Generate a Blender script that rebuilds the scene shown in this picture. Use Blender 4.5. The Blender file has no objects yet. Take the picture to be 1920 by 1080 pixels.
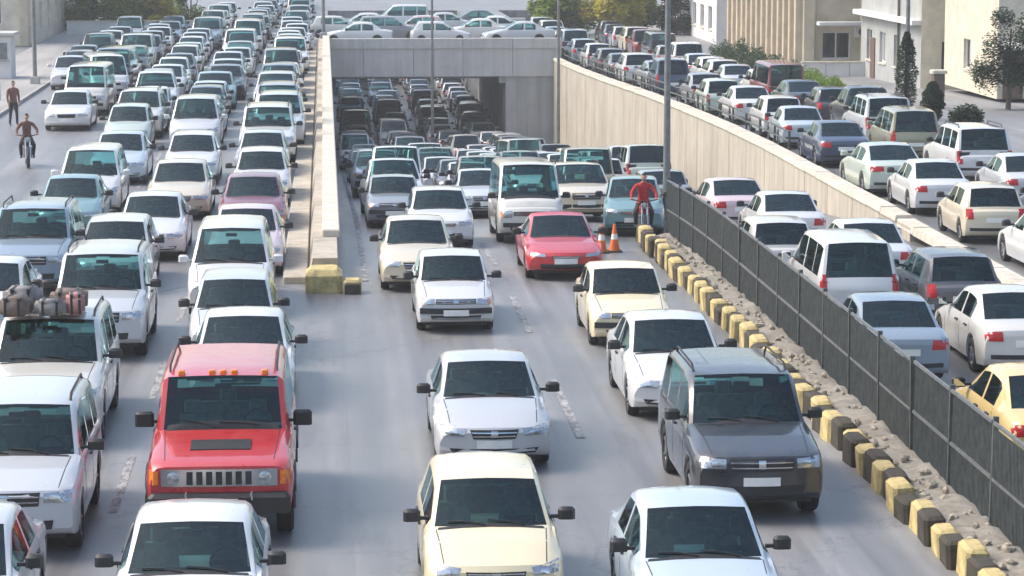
import bpy, bmesh, math, random
from mathutils import Vector, Matrix
from mathutils.bvhtree import BVHTree
R = math.radians
random.seed(7)
sc = bpy.context.scene
COL = sc.collection

# ------------------------------------------------------------------ camera
FPX, VPX, VPY, CAMH = 5100.0, 605.0, -175.0, 8.5        # focal length and road vanishing point in a 1920 px wide frame
PITCH = math.atan((540 - VPY) / FPX)
YAW = math.atan((960 - VPX) / FPX * math.cos(PITCH))
cam = bpy.data.cameras.new('camera')
cam.sensor_width = 36.0
cam.lens = FPX / 1920 * 36
cam.clip_start, cam.clip_end = 0.5, 3000
camo = bpy.data.objects.new('camera', cam)
COL.objects.link(camo)
camo.location = (0, 0, CAMH)
camo.rotation_euler = (math.pi / 2 - PITCH, 0, -YAW)
sc.camera = camo

# ------------------------------------------------------------------ sky, sun, exposure
SUN_EL, SUN_AZ = R(48), R(-75)           # azimuth from +Y (down the road), negative = to the left
w = bpy.data.worlds.new('World')
sc.world = w
w.use_nodes = True
nt = w.node_tree
bg = nt.nodes['Background']
sky = nt.nodes.new('ShaderNodeTexSky')
sky.sky_type = 'NISHITA'
sky.sun_disc = False
sky.sun_elevation = SUN_EL
sky.sun_rotation = SUN_AZ
sky.dust_density = 3.5
sky.air_density = 1.2
sky.ozone_density = 1.0
nt.links.new(sky.outputs[0], bg.inputs[0])
bg.inputs[1].default_value = 0.15
sun = bpy.data.lights.new('sun', 'SUN')
sun.energy = 1.5
sun.angle = R(30)
sun.color = (1.0, 0.93, 0.84)
suno = bpy.data.objects.new('sun', sun)
COL.objects.link(suno)
sd = Vector((math.sin(SUN_AZ) * math.cos(SUN_EL), math.cos(SUN_AZ) * math.cos(SUN_EL), math.sin(SUN_EL)))
suno.rotation_euler = sd.to_track_quat('Z', 'Y').to_euler()
suno.location = (-30, 30, 40)
sc.view_settings.view_transform = 'Standard'
sc.view_settings.look = 'None'
sc.view_settings.gamma = 1
sc.view_settings.use_curve_mapping = False
sc.view_settings.exposure = 0.88
sc.cycles.use_denoising = True
sc.cycles.max_bounces = 8
sc.cycles.transparent_max_bounces = 12
sc.cycles.volume_bounces = 1

# ------------------------------------------------------------------ the lie of the land
def lerp(a, b, t): return a + (b - a) * t
def clamp(x, a=0.0, b=1.0): return max(a, min(b, x))
def sstep(a, b, x):
    t = clamp((x - a) / (b - a)); return t * t * (3 - 2 * t)
def pw(pts, x):
    if x <= pts[0][0]: return pts[0][1]
    for (x0, v0), (x1, v1) in zip(pts, pts[1:]):
        if x <= x1: return v0 + (v1 - v0) * (x - x0) / (x1 - x0) if x1 > x0 else v1
    return pts[-1][1]
PORTAL, DECK_END, FLOOR = 165.0, 195.0, -6.1
RE = 22.5
def ramp_z(y):
    t = clamp((y - 58.0) / (PORTAL - 58.0)); a = 0.25
    if t < a: e = t * t / (2 * a)
    elif t < 1 - a: e = a / 2 + (t - a)
    else: e = (1 - a) - (1 - t) ** 2 / (2 * a)
    return FLOOR * e / (1 - a)
def wall_x(y): return pw([(28, 15.3), (95, 15.3), (130, 14.8), (165, 13.9), (260, 13.9)], y)
def right_z(y): return -0.9 * sstep(95, 165, y)
def road_z(x, y):
    if 0.2 < x < wall_x(y): return ramp_z(y)
    if x >= wall_x(y): return right_z(y)
    return 0.0
CP, SP, CY, SY = math.cos(PITCH), math.sin(PITCH), math.cos(YAW), math.sin(YAW)
FWD = Vector((SY * CP, CY * CP, -SP)); RGT = Vector((CY, -SY, 0)); UPV = RGT.cross(FWD)
def ray(px, py): return (FWD * FPX + RGT * (px - 960) + UPV * (540 - py)).normalized()
def at(px, py, h=0.0, fz=None):
    """the place in the scene whose point at height h over the road is seen at a pixel of the photograph"""
    d = ray(px, py); g = 0.0
    for _ in range(40):
        t = (CAMH - (g + h)) / -d.z
        x, y = d.x * t, d.y * t
        g2 = fz(y) if fz else road_z(x, y)
        g = lerp(g, g2, 0.5)
    return x, y

# ------------------------------------------------------------------ materials
MATS = {}
def nodes_of(name):
    m = bpy.data.materials.new(name); m.use_nodes = True
    n = m.node_tree.nodes; l = m.node_tree.links
    return m, n, l, n['Principled BSDF']
def noise(n, l, scale, detail=4, rough=0.6, coord='Object', stretch=None):
    tc = n.new('ShaderNodeTexCoord'); t = n.new('ShaderNodeTexNoise')
    t.inputs['Scale'].default_value = scale; t.inputs['Detail'].default_value = detail; t.inputs['Roughness'].default_value = rough
    if stretch:
        mp = n.new('ShaderNodeMapping'); mp.inputs['Scale'].default_value = stretch
        l.new(tc.outputs[coord], mp.inputs[0]); l.new(mp.outputs[0], t.inputs['Vector'])
    else: l.new(tc.outputs[coord], t.inputs['Vector'])
    return t
def ramp(n, l, src, stops):
    r = n.new('ShaderNodeValToRGB'); e = r.color_ramp.elements
    e[0].position, e[0].color = stops[0][0], (*stops[0][1], 1)
    e[1].position, e[1].color = stops[-1][0], (*stops[-1][1], 1)
    for p, c in stops[1:-1]:
        x = e.new(p); x.color = (*c, 1)
    l.new(src, r.inputs[0]); return r
def mixc(n, l, fac, a, b, mode='MIX'):
    m = n.new('ShaderNodeMix'); m.data_type = 'RGBA'; m.blend_type = mode
    if isinstance(fac, (int, float)): m.inputs[0].default_value = fac
    else: l.new(fac, m.inputs[0])
    for k, v in ((6, a), (7, b)):
        if isinstance(v, tuple): m.inputs[k].default_value = (*v, 1)
        else: l.new(v, m.inputs[k])
    return m.outputs[2]
def bump(n, l, b, src, strength, dist):
    x = n.new('ShaderNodeBump'); x.inputs['Strength'].default_value = strength; x.inputs['Distance'].default_value = dist
    l.new(src, x.inputs['Height']); l.new(x.outputs[0], b.inputs['Normal'])
def plain(name, col, rough=0.6, metal=0.0, var=0.25, scale=6.0, bmp=0.0, coord='Object', spec=0.5):
    m, n, l, b = nodes_of(name)
    t = noise(n, l, scale, 5, 0.65, coord)
    lo = tuple(c * (1 - var) for c in col); hi = tuple(min(1, c * (1 + var)) for c in col)
    r = ramp(n, l, t.outputs[0], [(0.3, lo), (0.7, hi)])
    l.new(r.outputs[0], b.inputs['Base Color'])
    b.inputs['Roughness'].default_value = rough; b.inputs['Metallic'].default_value = metal
    b.inputs['Specular IOR Level'].default_value = spec
    if bmp: bump(n, l, b, noise(n, l, scale * 8, 4, 0.7, coord).outputs[0], bmp, 0.01)
    MATS[name] = m; return m
def make_paint():
    m, n, l, b = nodes_of('paint')
    oi = n.new('ShaderNodeObjectInfo')
    t = noise(n, l, 3.5, 5, 0.7)
    r = ramp(n, l, t.outputs[0], [(0.42, (0.006,) * 3), (0.75, (0.07,) * 3)])
    c = mixc(n, l, r.outputs[0], oi.outputs['Color'], (0.42, 0.39, 0.34))
    l.new(c, b.inputs['Base Color'])
    rr = ramp(n, l, t.outputs[0], [(0.35, (0.27,) * 3), (0.75, (0.48,) * 3)])
    l.new(rr.outputs[0], b.inputs['Roughness'])
    b.inputs['Coat Weight'].default_value = 1.0; b.inputs['Coat Roughness'].default_value = 0.06
    MATS['paint'] = m
make_paint()
def make_glass(name, tint, refl_tint=(1, 1, 1)):
    m, n, l, b = nodes_of(name)
    out = n['Material Output']
    n.remove(b)
    tr = n.new('ShaderNodeBsdfTransparent'); tr.inputs[0].default_value = (*tint, 1)
    gl = n.new('ShaderNodeBsdfGlossy'); gl.inputs['Roughness'].default_value = 0.06
    gl.inputs[0].default_value = (*refl_tint, 1)
    fr = n.new('ShaderNodeFresnel'); fr.inputs[0].default_value = 1.55
    t = noise(n, l, 2.2, 4, 0.6)
    # a thin film of dust
    df = n.new('ShaderNodeBsdfDiffuse'); df.inputs[0].default_value = (0.4, 0.4, 0.37, 1)
    dr = ramp(n, l, t.outputs[0], [(0.4, (0.002,) * 3), (0.75, (0.018,) * 3)])
    mx = n.new('ShaderNodeMixShader'); l.new(fr.outputs[0], mx.inputs[0]); l.new(tr.outputs[0], mx.inputs[1]); l.new(gl.outputs[0], mx.inputs[2])
    m2 = n.new('ShaderNodeMixShader'); l.new(dr.outputs[0], m2.inputs[0]); l.new(mx.outputs[0], m2.inputs[1]); l.new(df.outputs[0], m2.inputs[2])
    l.new(m2.outputs[0], out.inputs[0])
    MATS[name] = m
make_glass('car_glass', (0.38, 0.62, 0.60), (.72, .96, 1))
make_glass('window_glass', (0.25, 0.32, 0.34))
plain('black_trim', (0.018, 0.019, 0.02), 0.55, 0, 0.3)
plain('rubber', (0.022, 0.022, 0.023), 0.85, 0, 0.35, 12)
plain('rim_metal', (0.42, 0.42, 0.43), 0.35, 0.8, 0.2)
plain('chrome', (0.62, 0.63, 0.65), 0.18, 1.0, 0.1)
plain('lamp_lens', (0.42, 0.45, 0.48), 0.12, 0.6, 0.25, 25)
plain('amber_lens', (0.75, 0.22, 0.03), 0.2, 0, 0.2, 25)
plain('tail_lens', (0.45, 0.015, 0.018), 0.18, 0, 0.3, 25)
plain('plate_white', (0.78, 0.78, 0.74), 0.45, 0, 0.08)
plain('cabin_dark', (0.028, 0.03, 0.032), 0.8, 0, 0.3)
plain('seat_fabric', (0.2, 0.195, 0.185), 0.9, 0, 0.3, 9)
plain('headliner', (0.16, 0.16, 0.155), 0.9, 0, 0.1)
plain('mirror_glass', (0.5, 0.55, 0.6), 0.05, 1.0, 0.05)
plain('steel_dark', (0.085, 0.095, 0.092), 0.6, 0.3, 0.4, 5)
plain('steel_grey', (0.2, 0.21, 0.21), 0.5, 0.5, 0.25, 4)
plain('cream_paint', (0.62, 0.56, 0.44), 0.8, 0, 0.18, 1.2, 0.2)
plain('tan_stone', (0.47, 0.39, 0.28), 0.85, 0, 0.2, 0.8, 0.3)
plain('tan_stone_rib', (0.52, 0.45, 0.34), 0.85, 0, 0.18, 1.0, 0.3)
plain('grey_render', (0.36, 0.37, 0.36), 0.85, 0, 0.18, 0.7, 0.3)
plain('white_render', (0.66, 0.65, 0.63), 0.8, 0, 0.12, 0.9, 0.2)
plain('brown_door', (0.13, 0.085, 0.06), 0.55, 0, 0.3, 5)
plain('teal_shop', (0.06, 0.16, 0.16), 0.5, 0, 0.35, 2)
plain('blue_panel', (0.48, 0.55, 0.66), 0.6, 0, 0.1, 1)
plain('bark', (0.11, 0.085, 0.06), 0.9, 0, 0.4, 8, 0.6)
plain('yellow_paint', (0.50, 0.40, 0.18), 0.85, 0, 0.4, 5, 0.4)
plain('black_paint', (0.05, 0.042, 0.03), 0.85, 0, 0.5, 5, 0.4)
plain('orange_plastic', (0.75, 0.17, 0.03), 0.5, 0, 0.2, 6)
plain('cloth_red', (0.42, 0.03, 0.03), 0.9, 0, 0.25, 12)
plain('cloth_brown', (0.17, 0.075, 0.06), 0.9, 0, 0.3, 12)
plain('cloth_dark', (0.025, 0.025, 0.03), 0.9, 0, 0.3, 12)
plain('skin', (0.42, 0.24, 0.16), 0.6, 0, 0.12, 12)
plain('hair', (0.02, 0.015, 0.012), 0.7, 0, 0.3, 20)
plain('luggage_brown', (0.16, 0.12, 0.10), 0.85, 0, 0.3, 5)
plain('luggage_grey', (0.22, 0.21, 0.21), 0.85, 0, 0.3, 5)
plain('luggage_red', (0.38, 0.2, 0.19), 0.85, 0, 0.2, 5)
plain('bed_liner', (0.05, 0.05, 0.052), 0.85, 0, 0.3, 5)
plain('rock', (0.34, 0.30, 0.24), 0.95, 0, 0.4, 9, 0.5)
plain('bus_stripe', (0.12, 0.2, 0.36), 0.4, 0, 0.1)

def make_asphalt(name, lo, hi, stain=0.5, gl=0.62):
    m, n, l, b = nodes_of(name)
    streak = noise(n, l, 1.0, 5, 0.6, 'Object', (1.6, 0.035, 1))
    fine = noise(n, l, 45, 3, 0.7, 'Object')
    patch = noise(n, l, 0.16, 5, 0.65, 'Object', (1.5, 0.6, 1))
    r1 = ramp(n, l, streak.outputs[0], [(0.32, lo), (0.68, hi)])
    r2 = ramp(n, l, patch.outputs[0], [(0.35, (0.72,) * 3), (0.7, (1.12,) * 3)])
    c = mixc(n, l, 0.8, r1.outputs[0], r2.outputs[0], 'MULTIPLY')
    r3 = ramp(n, l, fine.outputs[0], [(0.3, (0.78,) * 3), (0.7, (1.15,) * 3)])
    c = mixc(n, l, 0.6, c, r3.outputs[0], 'MULTIPLY')
    oil = noise(n, l, 0.7, 6, 0.75, 'Object', (2.2, 0.22, 1))
    r4 = ramp(n, l, oil.outputs[0], [(0.56, (0, 0, 0)), (0.72, (stain,) * 3)])
    c = mixc(n, l, r4.outputs[0], c, tuple(x * 0.45 for x in lo))
    l.new(c, b.inputs['Base Color'])
    vt = n.new('ShaderNodeTexVoronoi'); vt.feature = 'DISTANCE_TO_EDGE'; vt.inputs['Scale'].default_value = 0.22
    tcx = n.new('ShaderNodeTexCoord'); dn = noise(n, l, 1.3, 4, 0.7)
    vm = n.new('ShaderNodeVectorMath'); vm.operation = 'MULTIPLY_ADD'; vm.inputs[1].default_value = (1.6, 1.6, 0)
    l.new(dn.outputs['Color'], vm.inputs[0]); l.new(tcx.outputs['Object'], vm.inputs[2]); l.new(vm.outputs[0], vt.inputs['Vector'])
    ck = ramp(n, l, vt.outputs['Distance'], [(0.002, (0.4,) * 3), (0.007, (0, 0, 0))])
    c = mixc(n, l, ck.outputs[0], c, tuple(x * 0.4 for x in lo)); l.new(c, b.inputs['Base Color'])
    rr = ramp(n, l, streak.outputs[0], [(0.3, (gl - 0.14,) * 3), (0.7, (gl + 0.1,) * 3)])
    l.new(rr.outputs[0], b.inputs['Roughness'])
    bump(n, l, b, fine.outputs[0], 0.35, 0.01)
    MATS[name] = m
make_asphalt('asphalt', (0.145, 0.148, 0.152), (0.275, 0.276, 0.278), 0.45, 0.42)
make_asphalt('asphalt_dark', (0.13, 0.14, 0.15), (0.2, 0.205, 0.215), 0.6)
make_asphalt('paving', (0.30, 0.29, 0.275), (0.4, 0.385, 0.365), 0.3, 0.8)
make_asphalt('forecourt', (0.2, 0.205, 0.21), (0.29, 0.29, 0.295), 0.3, 0.7)

def make_worn(name, col):
    m, n, l, b = nodes_of(name)
    t = noise(n, l, 5, 6, 0.8, 'Object', (1.5, 0.5, 1))
    a = ramp(n, l, t.outputs[0], [(0.42, (0, 0, 0)), (0.66, (0.6,) * 3)])
    c = mixc(n, l, a.outputs[0], (0.14, 0.14, 0.145), col)
    l.new(c, b.inputs['Base Color']); b.inputs['Roughness'].default_value = 0.7
    MATS[name] = m
make_worn('road_paint', (0.7, 0.7, 0.69))
def make_concrete(name, lo, hi, streak=0.4):
    m, n, l, b = nodes_of(name)
    t = noise(n, l, 0.6, 6, 0.7)
    r = ramp(n, l, t.outputs[0], [(0.3, lo), (0.7, hi)])
    v = noise(n, l, 1.0, 5, 0.65, 'Object', (2.6, 2.6, 0.12))
    r2 = ramp(n, l, v.outputs[0], [(0.38, (1 - streak,) * 3), (0.62, (1.05,) * 3)])
    c = mixc(n, l, 0.85, r.outputs[0], r2.outputs[0], 'MULTIPLY')
    l.new(c, b.inputs['Base Color']); b.inputs['Roughness'].default_value = 0.88
    bump(n, l, b, noise(n, l, 18, 5, 0.7).outputs[0], 0.3, 0.01)
    MATS[name] = m
make_concrete('wall_concrete', (0.40, 0.355, 0.285), (0.52, 0.47, 0.385), 0.24)
make_concrete('grey_concrete', (0.32, 0.32, 0.31), (0.43, 0.43, 0.415), 0.22)
make_concrete('pale_concrete', (0.46, 0.45, 0.43), (0.56, 0.55, 0.53), 0.14)
make_concrete('coping_concrete', (0.55, 0.50, 0.41), (0.68, 0.63, 0.53), 0.25)
def make_soil():
    m, n, l, b = nodes_of('sandy_soil')
    t = noise(n, l, 3, 7, 0.8); t2 = noise(n, l, 0.8, 4, 0.6)
    r = ramp(n, l, t.outputs[0], [(0.3, (0.16, 0.14, 0.115)), (0.5, (0.29, 0.265, 0.22)), (0.72, (0.42, 0.39, 0.33))])
    r2 = ramp(n, l, t2.outputs[0], [(0.35, (0.75,) * 3), (0.7, (1.1,) * 3)])
    l.new(mixc(n, l, 0.8, r.outputs[0], r2.outputs[0], 'MULTIPLY'), b.inputs['Base Color'])
    b.inputs['Roughness'].default_value = 0.95
    bump(n, l, b, t.outputs[0], 0.6, 0.05); MATS['sandy_soil'] = m
make_soil()
def make_leaf(name, lo, hi):
    m, n, l, b = nodes_of(name)
    t = noise(n, l, 1.6, 4, 0.7)
    r = ramp(n, l, t.outputs[0], [(0.3, lo), (0.7, hi)])
    l.new(r.outputs[0], b.inputs['Base Color'])
    b.inputs['Roughness'].default_value = 0.6
    out = n['Material Output']
    tl = n.new('ShaderNodeBsdfTranslucent'); l.new(r.outputs[0], tl.inputs[0])
    mx = n.new('ShaderNodeMixShader'); mx.inputs[0].default_value = 0.5
    l.new(b.outputs[0], mx.inputs[1]); l.new(tl.outputs[0], mx.inputs[2]); l.new(mx.outputs[0], out.inputs[0])
    MATS[name] = m
make_leaf('leaf_green', (0.09, 0.17, 0.025), (0.2, 0.3, 0.05))
make_leaf('leaf_sunlit', (0.17, 0.27, 0.045), (0.32, 0.42, 0.08))  # green raised so the colour itself gives the sunlit look of far crowns
make_leaf('leaf_dark', (0.02, 0.045, 0.02), (0.05, 0.09, 0.04))
make_leaf('leaf_yellow', (0.42, 0.4, 0.05), (0.62, 0.56, 0.1))

# ------------------------------------------------------------------ mesh helpers
class MB:
    def __init__(s): s.v, s.f, s.m = [], [], []
    def add(s, vs, fs, mi=0):
        o = len(s.v); s.v += [tuple(p) for p in vs]
        s.f += [tuple(i + o for i in f) for f in fs]; s.m += [mi] * len(fs); return s
    def box(s, x0, x1, y0, y1, z0, z1, mi=0):
        return s.add([(x0, y0, z0), (x1, y0, z0), (x1, y1, z0), (x0, y1, z0), (x0, y0, z1), (x1, y0, z1), (x1, y1, z1), (x0, y1, z1)],
                     [(0, 3, 2, 1), (4, 5, 6, 7), (0, 1, 5, 4), (1, 2, 6, 5), (2, 3, 7, 6), (3, 0, 4, 7)], mi)
    def cbox(s, x0, x1, y0, y1, z0, z1, c, mi=0):
        """box with chamfered vertical and top edges"""
        def ring(d, z): 
            return [(x0 + d, y0, z), (x1 - d, y0, z), (x1, y0 + d, z), (x1, y1 - d, z), (x1 - d, y1, z), (x0 + d, y1, z), (x0, y1 - d, z), (x0, y0 + d, z)]
        a, b_ = ring(c, z0), ring(c, z1 - c)
        t = [(lerp((x0 + x1) / 2, p[0], 1 - 2 * c / (x1 - x0)), lerp((y0 + y1) / 2, p[1], 1 - 2 * c / (y1 - y0)), z1) for p in b_]
        fs = [tuple(range(7, -1, -1))]
        for k in range(8):
            j = (k + 1) % 8
            fs += [(k, j, 8 + j, 8 + k), (8 + k, 8 + j, 16 + j, 16 + k)]
        fs.append(tuple(range(16, 24)))
        return s.add(a + b_ + t, fs, mi)
    def tube(s, pts, rads, n=8, mi=0, caps=True):
        pts = [Vector(p) for p in pts]; vs = []
        for i, p in enumerate(pts):
            d = (pts[min(i + 1, len(pts) - 1)] - pts[max(i - 1, 0)]).normalized()
            u = d.cross(Vector((0, 0, 1)) if abs(d.z) < 0.9 else Vector((1, 0, 0))).normalized(); v = d.cross(u)
            r = rads[i] if isinstance(rads, (list, tuple)) else rads
            vs += [p + u * (r * math.cos(2 * math.pi * k / n)) + v * (r * math.sin(2 * math.pi * k / n)) for k in range(n)]
        fs = []
        for i in range(len(pts) - 1):
            for k in range(n):
                j = (k + 1) % n
                fs.append((i * n + k, i * n + j, (i + 1) * n + j, (i + 1) * n + k))
        if caps: fs += [tuple(range(n))[::-1], tuple((len(pts) - 1) * n + k for k in range(n))]
        return s.add(vs, fs, mi)
    def lathe_x(s, prof, n=20, mi=0, c=(0, 0, 0)):
        """profile of (radius, x) turned about the x axis"""
        vs = []
        for r, x in prof:
            vs += [(c[0] + x, c[1] + r * math.cos(2 * math.pi * k / n), c[2] + r * math.sin(2 * math.pi * k / n)) for k in range(n)]
        fs = []
        for i in range(len(prof) - 1):
            for k in range(n):
                j = (k + 1) % n
                fs.append((i * n + k, (i + 1) * n + k, (i + 1) * n + j, i * n + j))
        return s.add(vs, fs, mi)
    def mesh(s, name, mats, smooth=None, fix=True):
        me = bpy.data.meshes.new(name)
        me.from_pydata(s.v, [], s.f)
        for m in (mats if isinstance(mats, (list, tuple)) else [mats]): me.materials.append(MATS[m])
        me.polygons.foreach_set('material_index', s.m)
        if fix:
            bm = bmesh.new(); bm.from_mesh(me); bmesh.ops.recalc_face_normals(bm, faces=bm.faces); bm.to_mesh(me); bm.free()
        if smooth is not None:
            me.polygons.foreach_set('use_smooth', [True] * len(me.polygons))
            me.set_sharp_from_angle(angle=R(smooth))
        me.update(); return me
def link(name, data, parent=None, loc=(0, 0, 0), rot=(0, 0, 0), color=None):
    o = bpy.data.objects.new(name, data); COL.objects.link(o)
    o.location = loc; o.rotation_euler = rot
    if parent: o.parent = parent
    if color: o.color = (*color, 1)
    return o
def tag(o, label=None, cat=None, group=None, kind=None):
    for k, v in (('label', label), ('category', cat), ('group', group), ('kind', kind)):
        if v: o[k] = v
    return o
def struct(name, mb, mat, smooth=None):
    return tag(link(name, mb.mesh(name, mat, smooth)), kind='structure')

# ================================================================== THE SETTING
def strip(xl, xr, ys, zf, nx=1):
    mb = MB(); vs, fs = [], []
    for y in ys:
        a, b = (xl(y) if callable(xl) else xl), (xr(y) if callable(xr) else xr)
        for k in range(nx + 1): vs.append((lerp(a, b, k / nx), y, zf(y) if callable(zf) else zf))
    m = nx + 1
    for i in range(len(ys) - 1):
        for k in range(nx): fs.append((i * m + k, i * m + k + 1, (i + 1) * m + k + 1, (i + 1) * m + k))
    mb.add(vs, fs); return mb
def frange(a, b, st):
    n = max(1, round((b - a) / st)); return [a + (b - a) * i / n for i in range(n + 1)]
YS = frange(-40, 340, 4)
struct('road_left', strip(-13.2, 0.32, YS, 0.0), 'asphalt')
YT = frange(-40, 265, 2.5)
struct('road_underpass', strip(lambda y: 0.32, lambda y: pw([(DECK_END, wall_x(y))], y) + 0.12, YT, lambda y: ramp_z(y) - 0.004), 'asphalt')
struct('road_right', strip(lambda y: wall_x(y) + 0.12, RE, YS, right_z, 2), 'asphalt')
struct('pavement_left', strip(-17.5, -13.2, YS, 0.14), 'paving')
k = MB()
for y0, y1 in zip(frange(-40, 340, 20), frange(-40, 340, 20)[1:]): k.box(-13.35, -13.2, y0, y1, -0.05, 0.143)
struct('kerb_left', k, 'grey_concrete')
struct('pavement_right', strip(RE, 30, YS, lambda y: right_z(y) + 0.13, 2), 'forecourt')
k = MB()
for y0, y1 in zip(frange(-40, 340, 4), frange(-40, 340, 4)[1:]):
    za, zb = right_z(y0), right_z(y1)
    k.add([((RE - .15), y0, za - .05), (RE, y0, za - .05), (RE, y1, zb - .05), ((RE - .15), y1, zb - .05), ((RE - .15), y0, za + .134), (RE, y0, za + .134), (RE, y1, zb + .134), ((RE - .15), y1, zb + .134)],
          [(0, 3, 2, 1), (4, 5, 6, 7), (0, 1, 5, 4), (1, 2, 6, 5), (2, 3, 7, 6), (3, 0, 4, 7)])
struct('kerb_right', k, 'grey_concrete')
k = MB()
for y0, y1 in zip(frange(61.5, 164, 2), frange(61.5, 164, 2)[1:]): k.cbox(-.98, -.43, y0 + .01, y1 - .01, -.02, .16, .02)
struct('kerb_median', k, 'wall_concrete')
g = MB()
g.add([(-340, -40, -0.03), (-17.5, -40, -0.03), (-17.5, 345, -0.03), (-340, 345, -0.03)], [(0, 1, 2, 3)])
yl = frange(-40, 345, 5)
for a, b in zip(yl, yl[1:]):
    g.add([(30, a, right_z(a) + 0.1), (340, a, right_z(a) + 0.1), (340, b, right_z(b) + 0.1), (30, b, right_z(b) + 0.1)], [(0, 1, 2, 3)])
struct('ground', g, 'forecourt')

# painted markings
mk = MB()
def dash(x, y0, y1, wd=0.13, zf=road_z):
    ys = frange(y0, y1, 3)
    for a, b in zip(ys, ys[1:]):
        mk.add([(x - wd / 2, a, zf(x, a) + 0.006), (x + wd / 2, a, zf(x, a) + 0.006), (x + wd / 2, b, zf(x, b) + 0.006), (x - wd / 2, b, zf(x, b) + 0.006)], [(0, 1, 2, 3)])
for x in (-3.05, -5.7, -8.3):
    for y in range(20, 220, 9): dash(x, y, y + 4)
for y in range(20, 150, 11): dash(4.08, y + 1, y + 6.5, 0.15)
dash(0.9, 62, 160, 0.14); dash(9.35, 20, 70, 0.12)
for y in range(18, 160, 9): dash(12.2, y, y + 4)
for x in (18.2, 20.9):
    for y in range(40, 230, 9): dash(x, y, y + 4)
struct('lane_markings', mk, 'road_paint')
# ---- dividing wall between the left road and the underpass
dw = tag(link('dividing_wall', None, None, (0, 60, 0)), 'long beige concrete dividing wall with cream coping running up the middle', 'wall')
seg = MB()
seg.add([(-0.42, 0.02, -0.05), (0.30, 0.02, -0.05), (0.30, 3.98, -0.05), (-0.42, 3.98, -0.05),
         (-0.30, 0.02, 0.62), (0.26, 0.02, 0.62), (0.26, 3.98, 0.62), (-0.30, 3.98, 0.62)],
        [(0, 3, 2, 1), (4, 5, 6, 7), (0, 1, 5, 4), (1, 2, 6, 5), (2, 3, 7, 6), (3, 0, 4, 7)])
segm = seg.mesh('wall_segment', 'wall_concrete')
cop = MB().cbox(-0.08, 0.34, 0.01, 1.99, 0.62, 0.8, 0.025).mesh('coping_slab', 'coping_concrete')
low = MB()
for i in range(26):
    link('wall_segment', segm, dw, (0, 1.2 + i * 4, 0))
    if i > 0:
        for q in (0, 2): link('coping_slab', cop, dw, (0, 1.2 + i * 4 + q, 0))
nose = MB()
nose.cbox(-0.46, 0.36, -0.1, 1.15, -0.02, 0.5, 0.12)
link('wall_nose', nose.mesh('wall_nose', 'yellow_paint'), dw, (0, 0, 0))
nb = MB().cbox(0.38, 0.78, -0.2, 0.35, -0.02, 0.3, 0.05)
link('nose_block', nb.mesh('nose_block', 'yellow_paint'), dw)
link('nose_block', MB().cbox(0.40, 0.76, -0.26, -0.2, 0.0, 0.22, 0.02).mesh('nose_plate', 'black_paint'), dw)
# wall face of the trench below the parapet
rw = MB()
ys = frange(60, 262, 4)
for a, b in zip(ys, ys[1:]):
    rw.add([(0.30, a, -0.02), (0.30, b, -0.02), (0.30, b, ramp_z(b) - 0.3), (0.30, a, ramp_z(a) - 0.3)], [(0, 1, 2, 3)])
link('trench_face', rw.mesh('trench_face', 'grey_concrete'), dw, (0, -60, 0))

# ---- retaining wall on the right, panel by panel
rt = tag(link('retaining_wall', None, None, (15.3, 72, 0)), 'sandy concrete retaining wall rising along the right side of the underpass ramp', 'wall')
def wall_top(y): return right_z(y) + 0.15
ys = frange(70, 165, 3.96)
for a, b in zip(ys, ys[1:]):
    a2, b2 = a + 0.025, b - 0.025
    mb = MB()
    xa, xb = wall_x(a2), wall_x(b2)
    th = 0.45
    za, zb = ramp_z(a2) - 0.2, ramp_z(b2) - 0.2
    ta, tb = wall_top(a2), wall_top(b2)
    mb.add([(xa, a2, za), (xb, b2, zb), (xb + th, b2, zb), (xa + th, a2, za), (xa, a2, ta), (xb, b2, tb), (xb + th, b2, tb), (xa + th, a2, ta)],
           [(0, 3, 2, 1), (4, 5, 6, 7), (0, 1, 5, 4), (1, 2, 6, 5), (2, 3, 7, 6), (3, 0, 4, 7)])
    link('wall_panel', mb.mesh('wall_panel', 'wall_concrete'), rt, (-15.3, -72, 0))
    # joint filler set back
    mb = MB(); mb.add([(xb + 0.03, b - 0.03, zb), (xb + 0.03, b + 0.03, zb), (xb + 0.03, b + 0.03, tb), (xb + 0.03, b - 0.03, tb)], [(0, 1, 2, 3)])
    link('joint', mb.mesh('joint', 'black_paint'), rt, (-15.3, -72, 0))
ys = frange(30, 165, 1.98)
for i, (a, b) in enumerate(zip(ys, ys[1:])):
    mb = MB(); a2, b2 = a + 0.012, b - 0.012
    xa, xb, ta, tb = wall_x(a2) - 0.06, wall_x(b2) - 0.06, wall_top(a2) + 0.002, wall_top(b2) + 0.002
    h, wd = 0.16, 0.5
    if a < 70: ta, tb, h, xa, xb = 0.0, 0.0, 0.2, xa + 0.05, xb + 0.05
    mb.add([(xa, a2, ta), (xb, b2, tb), (xb + wd, b2, tb), (xa + wd, a2, ta), (xa + 0.03, a2, ta + h), (xb + 0.03, b2, tb + h), (xb + wd - 0.03, b2, tb + h), (xa + wd - 0.03, a2, ta + h)],
           [(0, 3, 2, 1), (4, 5, 6, 7), (0, 1, 5, 4), (1, 2, 6, 5), (2, 3, 7, 6), (3, 0, 4, 7)])
    link('coping_stone', mb.mesh('coping_stone', 'coping_concrete'), rt, (-15.3, -72, random.uniform(-0.012, 0.012)))
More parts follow.
